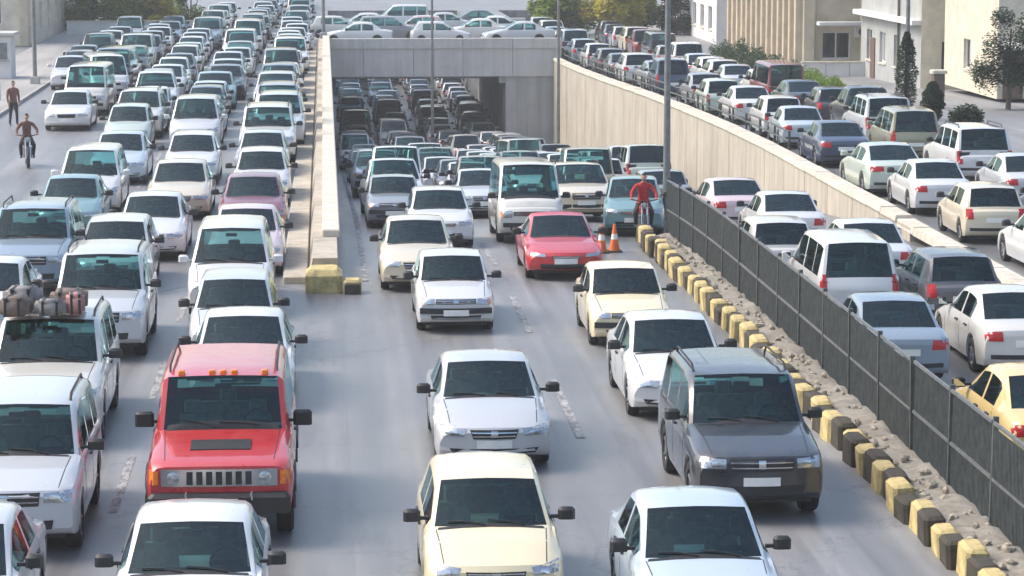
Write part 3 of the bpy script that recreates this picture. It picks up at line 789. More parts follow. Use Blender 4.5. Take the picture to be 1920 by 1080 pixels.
    sw.tube(ringp, .018, 6, 0, False); sw.box(-.17, .17, -.012, .012, -.03, .03)
    swm = sw.mesh('steering_wheel', 'cabin_dark', 50)
    P.append(('steering_wheel', swm, (.4 * h / .87, co - L / 2 + .56, S['belt'] + .0), 1, False, '', []))
    P.append(('rear_view_mirror', MB().cbox(-.12, .12, hd - L / 2 + .02, hd - L / 2 + .05, zr - .24, zr - .17, .012).mesh('rear_view_mirror', 'black_trim'), (0, 0, 0), 2, False, '', []))
    for sx in (-1, 1):
        P.append(('sun_visor', MB().box(sx * .33 - .2, sx * .33 + .2, hd - L / 2 + .14, hd - L / 2 + .3, zr - .145, zr - .125).mesh('sun_visor', 'headliner'), (0, 0, 0), 2, False, '', []))
    # lamps
    zhl = None
    if not box:
        for sx in (1, -1):
            lm = patch(bvh, L, 'F', S['lamp'], 6, 3, .010, .04, sx).mesh('headlight', 'lamp_lens', 40)
            lo = S['lamp']
            bu = patch(bvh, L, 'F', [(lerp(lo[0][0], lo[1][0], .25), lerp(lo[0][1], lo[3][1], .2)), (lerp(lo[0][0], lo[1][0], .6), lerp(lo[0][1], lo[3][1], .2)), (lerp(lo[0][0], lo[1][0], .6), lerp(lo[0][1], lo[3][1], .8)), (lerp(lo[0][0], lo[1][0], .25), lerp(lo[0][1], lo[3][1], .8))], 3, 2, .015, .02, sx).mesh('reflector', 'chrome', 40)
            am = patch(bvh, L, 'F', [(lerp(lo[0][0], lo[1][0], .78), lo[0][1] + .005), (lo[1][0] + .0, lo[1][1] + .005), (lo[2][0], lo[2][1] - .005), (lerp(lo[3][0], lo[2][0], .8), lerp(lo[3][1], lo[2][1], .8) - .005)], 3, 2, .014, .02, sx).mesh('indicator', 'amber_lens' if tn in ('old_saloon', 'van', 'pickup') else 'lamp_lens', 40)
            P.append(('headlight', lm, (0, 0, 0), 0, False, 'F', [('reflector', bu), ('indicator', am)]))
        gm = patch(bvh, L, 'F', S['grille'], 8, 3, .006, .03).mesh('grille', 'black_trim', 40)
        G = S['grille']; bars = []
        for t in (.3, .7):
            z0 = lerp(G[0][1], G[3][1], t); xx = lerp(G[1][0], G[2][0], t) - .015
            bars.append(('grille_bar', patch(bvh, L, 'F', [(-xx, z0 - .009), (xx, z0 - .009), (xx, z0 + .009), (-xx, z0 + .009)], 8, 1, .014, .012).mesh('grille_bar', 'chrome', 40)))
        zt = G[3][1]; xx = G[2][0]
        bars.append(('badge', patch(bvh, L, 'F', [(-.05, lerp(G[0][1], zt, .25)), (.05, lerp(G[0][1], zt, .25)), (.05, lerp(G[0][1], zt, .9)), (-.05, lerp(G[0][1], zt, .9))], 3, 3, .022, .02).mesh('badge', 'chrome', 40)))
        P.append(('grille', gm, (0, 0, 0), 0, False, 'F', bars))
    else:
        # tall upright face: slotted grille between square lamp pods
        fm = patch(bvh, L, 'F', [(-.80, .80), (.80, .80), (.80, 1.03), (-.80, 1.03)], 8, 2, .02, .05).mesh('grille', 'chrome', 40)
        slots = []
        for q in range(7):
            x = (q - 3) * .135
            slots.append(('grille_slot', patch(bvh, L, 'F', [(x - .043, .825), (x + .043, .825), (x + .043, 1.0), (x - .043, 1.0)], 1, 1, .026, .02).mesh('grille_slot', 'black_trim')))
        P.append(('grille', fm, (0, 0, 0), 0, False, 'F', slots))
        for sx in (1, -1):
            lens = MB(); c = 24
            yv = bvh.ray_cast(Vector((sx * .63, -9, .91)), Vector((0, 1, 0)))[0].y - .026
            v2 = [(sx * .63, yv - .03, .91)] + [(sx * .63 + .09 * math.cos(2 * math.pi * q / c), yv, .91 + .09 * math.sin(2 * math.pi * q / c)) for q in range(c)]
            lens.add(v2, [(0, 1 + q, 1 + (q + 1) % c) for q in range(c)])
            P.append(('headlight', lens.mesh('headlight', 'lamp_lens', 60), (0, 0, 0), 0, False, 'F', []))
            P.append(('indicator', patch(bvh, L, 'F', [(.84, .82), (.97, .82), (.97, 1.0), (.84, 1.0)], 2, 2, .02, .05, sx).mesh('indicator', 'amber_lens', 40), (0, 0, 0), 0, False, 'F', []))
        # hood vent, roof marker lamps, light bar, bull bar
        P.append(('hood_vent', patch(bvh, L, 'T', [(-.42, .55 - L / 2), (.42, .55 - L / 2), (.42, .95 - L / 2), (-.42, .95 - L / 2)], 5, 3, .015, .03).mesh('hood_vent', 'black_trim', 40), (0, 0, 0), 0, False, 'F', []))
        for x in (-.6, -.16, 0, .16, .6):
            P.append(('marker_lamp', MB().cbox(x - .05, x + .05, hd - L / 2 + .06, hd - L / 2 + .16, zr - .055, zr + .01, .015).mesh('marker_lamp', 'amber_lens'), (0, 0, 0), 1, False, 'F', []))
        mb = MB()
        P.append(('bumper', MB().cbox(-.98, .98, -L / 2 - .14, -L / 2 + .1, .46, .72, .05).mesh('bumper', 'black_trim'), (0, 0, 0), 0, False, 'F', []))
        for sx in (1, -1):
            P.append(('tow_hook', MB().tube([(sx * .45, -L / 2 - .12, .74), (sx * .45, -L / 2 - .2, .74), (sx * .45, -L / 2 - .2, .66)], .02, 6).mesh('tow_hook', 'chrome', 50), (0, 0, 0), 1, False, 'F', []))
        for sx in (1, -1):
            for c in (S['wf'], S['wr']):
                arc = [(sx * (h - .015), c - L / 2 + (Ra + .03) * math.cos(a), S['wheel'] + (Ra + .03) * math.sin(a)) for a in [math.pi * q / 10 for q in range(11)]]
                P.append(('arch_trim', MB().tube(arc, .035, 6).mesh('arch_trim', 'black_trim', 50), (0, 0, 0), 0, False, '', []))
    if S['intake'] and not box:
        P.append(('bumper_intake', patch(bvh, L, 'F', S['intake'], 8, 2, .008, .03).mesh('bumper_intake', 'black_trim', 40), (0, 0, 0), 1, False, 'F', []))
    if tn in ('old_saloon', 'van'):
        P.append(('bumper', patch(bvh, L, 'F', [(-.74, .42), (.74, .42), (.74, .53), (-.74, .53)], 8, 2, .05, .08).mesh('bumper', 'black_trim', 40), (0, 0, 0), 0, False, 'F', []))
        P.append(('bumper', patch(bvh, L, 'R', [(-.74, .42), (.74, .42), (.74, .53), (-.74, .53)], 8, 2, .05, .08).mesh('bumper', 'black_trim', 40), (0, 0, 0), 0, False, 'R', []))
    if tn == 'pickup':
        P.append(('bumper', patch(bvh, L, 'F', [(-.8, .44), (.8, .44), (.82, .64), (-.82, .64)], 8, 2, .06, .1).mesh('bumper', 'black_trim', 40), (0, 0, 0), 0, False, 'F', []))
    zp = {'boxy_suv': .6, 'pickup': .52, 'suv': .6, 'crossover': .56}.get(tn, .44)
    of = .15 if box else (.075 if tn in ('old_saloon', 'van', 'pickup') else .018)
    P.append(('number_plate', patch(bvh, L, 'F', [(-.26, zp - .06), (.26, zp - .06), (.26, zp + .06), (-.26, zp + .06)], 3, 1, of, .012).mesh('number_plate', 'plate_white'), (0, 0, 0), 0, False, 'F', []))
    zq = zp + .2
    P.append(('number_plate', patch(bvh, L, 'R', [(-.26, zq - .06), (.26, zq - .06), (.26, zq + .06), (-.26, zq + .06)], 3, 1, .018, .012).mesh('number_plate', 'plate_white'), (0, 0, 0), 0, False, 'R', []))
    for sx in (1, -1):
        P.append(('taillight', patch(bvh, L, 'R', S['tail'], 4, 3, .012, .04, sx).mesh('taillight', 'tail_lens', 40), (0, 0, 0), 0, False, 'R', []))
    P.append(('bumper_strip', patch(bvh, L, 'R', [(-.7 * h / .87, zp - .08), (.7 * h / .87, zp - .08), (.7 * h / .87, zp + .0), (-.7 * h / .87, zp + .0)], 6, 1, .012, .02).mesh('bumper_strip', 'black_trim', 40), (0, 0, 0), 1, False, 'R', []))
    # mirrors
    for sx in (1, -1):
        ym, zm, xm = co - L / 2 + .38, S['belt'] + .10, h * .97
        mb = MB(); bm_ = MB()
        big = .03 if box else 0
        mb.cbox(sx * (xm + .14) - .105 - big, sx * (xm + .14) + .105 + big, ym - .06, ym + .06, zm - .075 - big, zm + .075 + big, .035)
        mb.box(min(sx * (xm - .06), sx * (xm + .06)), max(sx * (xm - .06), sx * (xm + .06)), ym - .025, ym + .025, zm - .06, zm - .02)
        mm = mb.mesh('mirror', 'black_trim' if S['mirror_dark'] else 'paint', 40)
        gl = MB().box(sx * (xm + .14) - .085, sx * (xm + .14) + .085, ym + .061, ym + .066, zm - .055, zm + .055).mesh('mirror_glass', 'mirror_glass')
        P.append(('mirror', mm, (0, 0, 0), 0, not S['mirror_dark'], '', [('mirror_glass', gl)]))
    # wipers
    def ws(x, t):   # point on the windshield
        hh = bvh.ray_cast(Vector((x, lerp(co, hd, t) - L / 2 + .1 * (x / h) ** 2, 9)), Vector((0, 0, -1)))[0]
        return Vector(hh) + Vector((0, -.012, .014))
    for x0, x1 in ((-.08, -.62), (.5, -.04)):
        P.append(('wiper', MB().tube([ws(x0 * h, .02), ws(lerp(x0, x1, .5) * h, .10), ws(x1 * h, .12)], .010, 5).mesh('wiper', 'black_trim'), (0, 0, 0), 2, False, 'F', []))
    # seams and handles
    for sx in (1, -1):
        for s_ in (co + .12, S['bpil'], S['cpil'] - .02):
            z0, z1 = S['zs'] + .08, S['belt'] - .03
            if abs(s_ - S['wr']) < Ra: z0 = S['wheel'] + Ra + .04
            P.append(('door_seam', patch(bvh, L, 'S', [(s_ - L / 2 - .006, z0), (s_ - L / 2 + .006, z0), (s_ - L / 2 + .006, z1), (s_ - L / 2 - .006, z1)], 1, 5, .002, .006, sx).mesh('door_seam', 'black_trim'), (0, 0, 0), 2, False, '', []))
        for s_ in (S['bpil'] - .22, S['cpil'] - .25):
            zz = S['belt'] - .14
            P.append(('door_handle', patch(bvh, L, 'S', [(s_ - L / 2 - .09, zz - .014), (s_ - L / 2 + .09, zz - .014), (s_ - L / 2 + .09, zz + .014), (s_ - L / 2 - .09, zz + .014)], 2, 1, .03, .035, sx).mesh('door_handle', 'black_trim'), (0, 0, 0), 2, False, '', []))
    # bonnet edge seam
    P.append(('bonnet_seam', patch(bvh, L, 'T', [(-.78 * h, co - L / 2 - .02), (.78 * h, co - L / 2 - .02), (.76 * h, co - L / 2 + .05), (-.76 * h, co - L / 2 + .05)], 8, 1, .004, .01).mesh('bonnet_seam', 'black_trim', 40), (0, 0, 0), 1, False, 'F', []))
    for sx in (1, -1):
        P.append(('bonnet_seam', patch(bvh, L, 'T', [(sx * .73 * h - .006, .2 - L / 2), (sx * .73 * h + .006, .2 - L / 2), (sx * .80 * h + .006, co - L / 2), (sx * .80 * h - .006, co - L / 2)], 1, 6, .002, .006).mesh('bonnet_seam', 'black_trim', 40), (0, 0, 0), 2, False, 'F', []))
    if S['rails']:
        for sx in (1, -1):
            x = sx * h * (rw_ - .01)
            P.append(('roof_rail', MB().tube([(x, hd - L / 2 + .25, zr - .07), (x, hd - L / 2 + .4, zr + .035), (x, rr - L / 2 - .45, zr + .035), (x, rr - L / 2 - .3, zr - .07)], .018, 6).mesh('roof_rail', 'black_trim', 50), (0, 0, 0), 1, False, '', []))
    if tn == 'pickup':
        y0, y1, xx, zt = rb - L / 2 + .08, L / 2 - .14, h * .77, S['ztr'] - .02
        mb = MB(); zb_ = .72
        mb.add([(-xx, y0, zb_), (xx, y0, zb_), (xx, y1, zb_), (-xx, y1, zb_), (-xx, y0, zt), (xx, y0, zt), (xx, y1, zt), (-xx, y1, zt)], [(0, 1, 2, 3), (0, 3, 7, 4), (1, 5, 6, 2), (0, 4, 5, 1), (3, 2, 6, 7)])
        P.append(('load_bed', mb.mesh('load_bed', 'bed_liner'), (0, 0, 0), 0, False, '', []))
    mb = MB().box(-h * .8, h * .8, -L / 2 + .3, L / 2 - .3, S['zs'] - .05, S['zs'] + .05)  # black underbody plate, added to darken the shaded gap beneath the car
    P.append(('underbody_shade_plate', mb.mesh('underbody_shade_plate', 'black_trim'), (0, 0, 0), 0, False, '', []))
    # wheels
    r = S['wheel']; wd = .19 if r < .35 else .24
    ty = MB().lathe_x([(r * .62, -wd * .38), (r * .66, -wd * .5), (r * .93, -wd * .5), (r, -wd * .36), (r, wd * .36), (r * .93, wd * .5), (r * .66, wd * .5), (r * .62, wd * .38)], 22)
    tym = ty.mesh('tyre', 'rubber', 40)
    rim = MB()
    rim.lathe_x([(0, .02), (r * .16, .03), (r * .17, 0.0), (r * .52, -.02), (r * .62, wd * .28), (r * .655, wd * .47)], 20)
    for q in range(5):
        a = 2 * math.pi * q / 5; ca, sa = math.cos(a), math.sin(a)
        pts = [(.03, r * .1 * ca, r * .1 * sa), (wd * .34, r * .62 * ca, r * .62 * sa)]
        rim.tube(pts, [r * .13, r * .09], 5)
    rimm = rim.mesh('rim', 'rim_metal', 40)
    for sx in (1, -1):
        for c in (S['wf'], S['wr']):
            P.append(('wheel', tym, (sx * (h - wd * .5 - .02), c - L / 2, r), 0, False, 'W' if sx > 0 else 'w', [('rim', rimm)]))
    return P
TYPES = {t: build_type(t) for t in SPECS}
KINDW = {'saloon': 'saloon car', 'old_saloon': 'boxy saloon car', 'hatchback': 'hatchback', 'coupe': 'low coupe', 'suv': 'off-roader', 'minivan': 'minivan', 'van': 'van', 'pickup': 'pickup truck', 'boxy_suv': 'boxy off-roader', 'saloon_b': 'large saloon car', 'hatchback_b': 'small hatchback', 'crossover': 'crossover'}
NAMEW = {'saloon': 'saloon_car', 'old_saloon': 'boxy_saloon_car', 'hatchback': 'hatchback_car', 'coupe': 'coupe_car', 'suv': 'off_road_car', 'minivan': 'minivan', 'van': 'van', 'pickup': 'pickup_truck', 'boxy_suv': 'boxy_off_road_car', 'saloon_b': 'large_saloon_car', 'hatchback_b': 'small_hatchback_car', 'crossover': 'crossover_car'}
CATW = {'van': 'van', 'minivan': 'minivan', 'pickup': 'pickup'}
PAINTS = {'white': (.64, .645, .64), 'off-white': (.60, .59, .545), 'silver': (.50, .52, .54), 'grey': (.22, .235, .25), 'dark grey': (.075, .08, .088), 'black': (.018, .019, .021), 'blue-grey': (.20, .26, .32), 'dark blue': (.03, .05, .10),
          'beige': (.62, .55, .41), 'yellow': (.70, .52, .22), 'near black': (.022, .025, .032), 'pale yellow': (.76, .66, .43), 'red': (.50, .025, .03), 'dark red': (.20, .02, .028), 'pale pink': (.62, .47, .48), 'pale blue': (.45, .53, .60), 'teal': (.14, .27, .28), 'brown': (.16, .10, .075), 'dark green': (.025, .06, .045), 'olive': (.26, .25, .16), 'pale green': (.48, .55, .48)}
PLACED = []
def car(tn, colour, x, y, label, group, away=False, turn=0.0, level=None, z=None):
    S = SPECS[tn]
    gz = road_z(x, y) if z is None else z
    slope = 0.0
    if 0.2 < x < wall_x(y) and z is None: slope = math.atan2(ramp_z(y + 1.3) - ramp_z(y - 1.3), 2.6); gz = (ramp_z(y + 1.3) + ramp_z(y - 1.3)) / 2
    rot = Matrix.Rotation(slope, 4, 'X') @ Matrix.Rotation((math.pi if away else 0) + R(turn), 4, 'Z')
    r = tag(link(NAMEW[tn], None, None, (x, y, gz + .001), rot.to_euler()), label, CATW.get(tn, 'car'), group)
    r.scale = (random.uniform(.97, 1.03), random.uniform(.96, 1.05), random.uniform(.98, 1.04))
    if level is None: level = 2 if y < 62 else (1 if y < 105 else 0)
    c = PAINTS[colour] if isinstance(colour, str) else colour
    j = random.uniform(.93, 1.05); c = tuple(min(.82, q * j) for q in c)
    far_side = 'F' if away else 'R'
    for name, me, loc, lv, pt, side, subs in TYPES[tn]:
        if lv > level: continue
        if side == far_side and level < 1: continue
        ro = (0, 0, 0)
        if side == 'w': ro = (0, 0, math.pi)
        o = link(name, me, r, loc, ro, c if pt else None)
        if level >= 1 or (level == 0 and name == 'grille' and tn == 'boxy_suv'):
            for sn, sm in subs:
                if level < 2 and sn in ('reflector', 'mirror_glass'): continue
                link(sn, sm, o)
    PLACED.append((x, y, S['L'], S['W'])); return r
def front(tn, px, py):
    """car centre from the pixel of the windscreen's lower edge"""
    S = SPECS[tn]; x, y = at(px, py, S['zc'])
    return x, y + S['L'] / 2 - S['cowl']
def keep(x, y, tn):
    # on the upper road nobody drives over the coping
    e = wall_x(y) + .75 + SPECS[tn]['W'] / 2
    return max(x, e) if x > wall_x(y) - .6 else min(x, wall_x(y) - .25 - SPECS[tn]['W'] / 2)
def back(tn, px, py):
    S = SPECS[tn]; x, y = at(px, py, S['ztr'])
    y += S['L'] / 2 - (S['L'] - S['rwb'])
    return keep(x, y, tn), y

GA, GB = 'cars queuing on the left road', 'cars coming up out of the underpass'
GR, GU = 'cars driving down to the underpass', 'cars on the upper right road'
def F(tn, colour, px, py, label, group, **k): x, y = front(tn, px, py); return car(tn, colour, x, y, label, group, **k)
def Bk(tn, colour, px, py, label, group, **k): x, y = back(tn, px, py); return car(tn, colour, x, y, label, group, away=True, **k)

# ---- left road, lane beside the dividing wall
F('saloon', 'white', 355, 1072, 'white saloon car in front of the red boxy off-roader', GA)
F('boxy_suv', 'red', 418, 806, 'red boxy off-roader with slotted grille, roof rails and black bumper', GA)
F('saloon', 'white', 455, 652, 'white saloon car directly behind the red boxy off-roader', GA)
F('hatchback_b', 'silver', 438, 577, 'silver hatchback second behind the red boxy off-roader', GA)
F('minivan', 'white', 432, 492, 'white minivan third behind the red boxy off-roader', GA)
F('saloon', 'pale pink', 462, 432, 'pale pink saloon car beside the dividing wall', GA)
F('saloon', 'dark red', 474, 368, 'dark red saloon car beside the dividing wall', GA)
F('hatchback', 'white', 490, 318, 'white hatchback behind the dark red saloon beside the dividing wall', GA)
F('saloon', 'silver', 492, 278, 'silver saloon car two behind the dark red saloon by the wall', GA)
F('suv', 'white', 502, 236, 'white off-roader beside the dividing wall, three behind the dark red saloon', GA)
# second lane
F('suv', 'silver', 25, 852, 'silver off-roader with bright headlight at the lower left edge', GA)
F('saloon', 'white', -105, 1085, 'white car cut off by the bottom left corner', GA)
rack_suv = F('suv', 'off-white', 88, 680, 'off-white off-roader carrying luggage on its roof rack', GA)
F('suv', 'silver', 188, 545, 'silver off-roader behind the one carrying roof luggage', GA)
F('hatchback', 'white', 215, 460, 'white hatchback two behind the off-roader with roof luggage', GA)
F('saloon', 'white', 285, 408, 'white saloon car beside the pale pink saloon', GA)
F('saloon', 'beige', 337, 340, 'beige saloon car beside the dark red saloon', GA)
F('hatchback', 'white', 360, 283, 'white hatchback behind the beige saloon on the left road', GA)
F('minivan', 'silver', 366, 222, 'silver minivan two behind the beige saloon on the left road', GA)
# third lane
F('suv', 'blue-grey', 58, 445, 'blue-grey off-roader near the left edge of the picture', GA)
F('saloon', 'white', -30, 548, 'white saloon car cut off by the left edge before the blue-grey off-roader', GA)
F('saloon', 'teal', 132, 370, 'teal saloon car behind the blue-grey off-roader', GA)
F('minivan', 'white', 168, 328, 'white minivan two behind the blue-grey off-roader', GA)
F('saloon', 'pale blue', 225, 284, 'pale blue saloon car three behind the blue-grey off-roader', GA)
F('hatchback', 'pale green', 240, 228, 'pale green hatchback four behind the blue-grey off-roader', GA)
# fourth lane
F('saloon', 'white', 129, 196, 'white saloon car alone in the outer left lane beside the pavement', GA)
F('van', 'white', 190, 140, 'white van in the outer left lane two behind the lone saloon', GA, turn=10)

# ---- out of the underpass, towards the camera
F('hatchback', 'pale yellow', 921, 990, 'pale yellow taxi hatchback at the bottom, nearest in the middle lane', GB)
F('saloon', 'silver', 918, 744, 'silver saloon car with black grille behind the pale yellow taxi', GB)
F('old_saloon', 'white', 850, 524, 'white boxy saloon car with empty road in front of it', GB)
F('saloon', 'beige', 782, 458, 'beige saloon car partly hidden behind the white boxy saloon', GB)
F('hatchback', 'white', 825, 390, 'white hatchback behind the beige saloon leaving the underpass', GB)
F('old_saloon', 'grey', 738, 362, 'grey boxy saloon car hugging the dividing wall', GB)
F('saloon', 'pale blue', 1322, 1052, 'pale blue saloon car at the bottom right beside the painted kerb', GB)
F('suv', 'near black', 1402, 793, 'dark off-roader with white plate and roof rails beside the painted kerb', GB)
F('saloon', 'white', 1266, 664, 'white saloon car behind the dark off-roader by the kerb', GB)
F('old_saloon', 'pale yellow', 1176, 549, 'pale yellow boxy taxi behind the white saloon in the right lane', GB)
F('coupe', 'red', 1052, 446, 'bright red low coupe leaving the underpass', GB)
F('van', 'off-white', 994, 374, 'off-white van behind the red coupe', GB)
F('saloon', 'silver', 905, 348, 'silver saloon car left of the off-white van', GB)
F('hatchback', 'teal', 1195, 372, 'teal hatchback near the far end of the mesh fence', GB, turn=-6)
F('van', 'olive', 1110, 325, 'olive van behind the off-white van beyond the red coupe', GB, turn=-3)

# ---- down to the underpass, seen from behind
Bk('saloon', 'blue-grey', 1692, 612, 'blue-grey saloon car seen from behind beside the mesh fence', GR, turn=-2)
Bk('minivan', 'white', 1612, 520, 'white minivan seen from behind, ahead of the blue-grey saloon', GR)
Bk('hatchback', 'off-white', 1470, 462, 'off-white hatchback two ahead of the blue-grey saloon by the fence', GR)
Bk('saloon', 'white', 1640, 456, 'white saloon car seen from behind right of the white minivan', GR)
Bk('saloon', 'white', 1484, 396, 'white saloon car ahead of the off-white hatchback near the wall', GR)
Bk('saloon', 'pale pink', 1380, 366, 'pale pink saloon car seen from behind near the lamp post', GR, turn=4)
Bk('hatchback', 'dark grey', 1808, 530, 'dark grey hatchback seen from behind near the end of the retaining wall', GR)
Bk('saloon', 'off-white', 1915, 600, 'off-white saloon car with red taillight cut off by the right edge', GR)
Bk('saloon', 'yellow', 1985, 770, 'yellow taxi cut off by the right edge behind the mesh fence', GR)
# ---- upper right road
car('hatchback', 'beige', 17.0, 69.4, 'beige hatchback seen from behind just above the retaining wall', GU, away=True, turn=-1.5)
car('saloon', 'dark blue', 19.5, 70.2, 'dark blue saloon car right of the beige hatchback above the retaining wall', GU, away=True, turn=1)
car('saloon', 'white', 17.2, 63.0, 'white saloon car at the right edge above the retaining wall', GU, away=True, turn=0.5)
car('saloon', 'white', 17.1, 76.0, 'white saloon car ahead of the beige hatchback on the upper road', GU, away=True, turn=-1)
car('saloon', 'silver', 20.1, 77.6, 'silver saloon car near the right edge before the grey forecourt', GU, away=True, turn=-1.5)
car('suv', 'white', 20.1, 84.0, 'white off-roader ahead of the silver saloon by the forecourt', GU, away=True, turn=1)
car('saloon', 'dark blue', 17.0, 90.0, 'dark blue saloon car beside the coping of the retaining wall', GU, away=True, turn=0.5)
car('minivan', 'olive', 19.7, 91.5, 'olive minivan right of the dark blue saloon on the upper road', GU, away=True, turn=-1)
car('saloon', 'pale blue', 17.0, 97.2, 'pale blue saloon car ahead of the dark blue saloon', GU, away=True, turn=-1.5)
car('pickup', 'black', 20.6, 103.0, 'black pickup truck parked before the cypress tree', GU, away=True, turn=1)
car('saloon', 'white', 17.0, 109, 'white saloon car two ahead of the dark blue saloon on the upper road', GU, away=True, turn=0.5)
car('minivan', 'dark blue', 16.5, 130, 'dark blue minivan on the upper road above the retaining wall', GU, away=True, turn=-1)

# ---- the rest of the jam, lane by lane
ORD = ['first', 'second', 'third', 'fourth', 'fifth', 'sixth', 'seventh', 'eighth', 'ninth', 'tenth', 'eleventh', 'twelfth', 'thirteenth', 'fourteenth', 'fifteenth', 'sixteenth', 'seventeenth', 'eighteenth', 'nineteenth', 'twentieth',
       'twenty-first', 'twenty-second', 'twenty-third', 'twenty-fourth', 'twenty-fifth', 'twenty-sixth', 'twenty-seventh', 'twenty-eighth', 'twenty-ninth', 'thirtieth', 'thirty-first', 'thirty-second', 'thirty-third', 'thirty-fourth']
JAMT = ['saloon'] * 4 + ['saloon_b'] * 4 + ['old_saloon'] * 4 + ['hatchback'] * 3 + ['hatchback_b'] * 3 + ['suv'] * 2 + ['crossover'] * 3 + ['minivan'] + ['van', 'pickup']
JAMC = ['white'] * 8 + ['off-white'] * 2 + ['silver'] * 6 + ['grey'] * 4 + ['dark grey'] * 3 + ['black'] * 2 + ['near black', 'blue-grey', 'blue-grey', 'pale blue', 'beige', 'teal', 'dark red', 'pale green', 'dark blue', 'dark green', 'brown']
rng = random.Random(23)
def free(x, y, tn):
    S = SPECS[tn]
    for (a, b, l, w_) in PLACED:
        if abs(x - a) < (w_ + S['W']) / 2 + .08 and abs(y - b) < (l + S['L']) / 2 + .45: return False
    return True
def lane(xf, y0, y1, phrase, group, away=False, gap=1.3, start=0, zf=None):
    y = y0; n = start
    while y < y1:
        tn = rng.choice(JAMT); c = rng.choice(JAMC)
        S = SPECS[tn]; yy = y + S['L'] / 2; x = xf(yy) if callable(xf) else xf
        x += rng.uniform(-.24, .24)
        if not free(x, yy, tn): y += .8; continue
        n += 1
        dx = ((xf(yy + 2) - xf(yy - 2)) / 4) if callable(xf) else 0
        car(tn, c, x, yy, f"{c} {KINDW[tn].replace(' car', '')}, {ORD[n - 1]} {phrase}", group, away, -math.degrees(dx) + rng.uniform(-1.6, 1.6), z=zf(yy) if zf else None)
        y = yy + S['L'] / 2 + rng.choice((.45, .6, .8, 1.0, 1.9)) * gap
lane(-1.85, 88, 236, 'of the far cars in the lane beside the dividing wall', GA)
lane(-4.45, 92, 236, 'of the far cars one lane left of the dividing wall', GA)
lane(lambda y: pw([(90, -6.9), (130, -7.15), (240, -7.2)], y), 92, 205, 'of the far cars two lanes left of the dividing wall', GA)
lane(-9.85, 112, 177, 'of the far cars three lanes left of the dividing wall', GA)
lane(-12.2, 128, 177, 'of the cars parked along the left kerb', GA, gap=2.2)
lane(lambda y: pw([(70, 2.3), (165, 1.8)], y), 74, 228, 'oncoming underpass car nearest the dividing wall', GB)
lane(lambda y: pw([(70, 5.0), (165, 4.35)], y), 74, 228, 'oncoming underpass car one lane right of the dividing wall', GB)
lane(lambda y: pw([(70, 7.7), (120, 6.9)], y), 78, 128, 'oncoming underpass car two lanes right of the dividing wall', GB)
lane(lambda y: pw([(78, 10.2), (120, 9.4), (165, 7.1)], y), 80, 228, 'outbound underpass car behind the mesh fence', GR, True)
lane(lambda y: pw([(80, 12.9), (120, 12.2), (160, 9.75)], y), 104, 228, 'outbound underpass car beside the retaining wall', GR, True)
lane(lambda y: wall_x(y) + 1.75, 62, 192, 'upper road car next to the retaining wall', GU, True)
lane(20.0, 66, 192, 'upper road car in the middle lane', GU, True, 1.8)
# beyond the bridge, cars on the far ground
lane(3.4, 228, 246, 'car parked beyond the bridge left of centre', GA, gap=.7)
lane(6.5, 228, 246, 'car parked beyond the bridge at the centre', GA, gap=.7)
lane(9.8, 228, 246, 'car parked beyond the bridge right of centre', GA, gap=.7)
lane(13.0, 228, 246, 'car parked far beyond the bridge before the green trees', GA, gap=.7)
# crossing the bridge
for i, (tn, c, x, y) in enumerate([('saloon', 'white', 2.0, 168.6), ('hatchback', 'white', 7.2, 168.8), ('saloon_b', 'silver', 12.0, 168.7), ('crossover', 'grey', 4.2, 173.2), ('saloon', 'off-white', 9.6, 173.4), ('hatchback_b', 'off-white', 0.9, 178.2), ('hatchback', 'pale pink', 6.0, 178.0), ('saloon', 'white', 11.6, 178.3), ('saloon_b', 'white', 2.6, 183.2), ('saloon', 'silver', 8.4, 183.4), ('minivan', 'white', 5.2, 188.4), ('saloon', 'dark grey', 11.0, 188.2)]):
    car(tn, c, x, y, f"{c} {KINDW[tn]} crossing the bridge, {ORD[i]} counting left to right by rows", 'vehicles crossing the bridge', turn=90 if i % 2 else -90, z=.006)

# ---- luggage on the roof rack of the off-white off-roader (rests on it)
bx_, by_ = rack_suv.location.x, rack_suv.location.y; bz = SPECS['suv']['H'] + .04
lug = [(-.55, -.55, .5, .6, .3, 'luggage_brown', 'brown bag at the front left of the roof luggage'), (.02, -.5, .52, .55, .24, 'luggage_grey', 'grey bundle at the front middle of the roof luggage'),
       (.42, -.45, .3, .5, .34, 'luggage_red', 'faded red bag at the front right of the roof luggage'), (-.5, .15, .62, .6, .36, 'luggage_grey', 'tall grey box at the back left of the roof luggage'), (.25, .2, .62, .7, .3, 'luggage_brown', 'brown box at the back right of the roof luggage')]
for (x, y, w_, d_, h_, m_, lb) in lug:
    bm = bmesh.new(); bmesh.ops.create_cube(bm, size=1)
    bmesh.ops.bevel(bm, geom=list(bm.edges), offset=.16, segments=2, affect='EDGES')
    for v in bm.verts: v.co = Vector((v.co.x * w_, v.co.y * d_, (v.co.z + .5) * h_)) + Vector((random.uniform(-.012, .012) for _ in range(3)))
    me = bpy.data.meshes.new('luggage'); bm.to_mesh(me); bm.free(); me.materials.append(MATS[m_])
    me.polygons.foreach_set('use_smooth', [True] * len(me.polygons))
    r = tag(link('luggage_bag', None, None, (bx_ + x, by_ + y + .1, bz), (0, 0, random.uniform(-.1, .1))), lb, 'luggage', 'luggage on the roof rack')
    link('bag', me, r)
    for q in (-.22, .22): link('strap', MB().box(w_ * q - .02, w_ * q + .02, -d_ / 2 - .008, d_ / 2 + .008, .02, h_ + .012).mesh('strap', 'black_trim'), r)

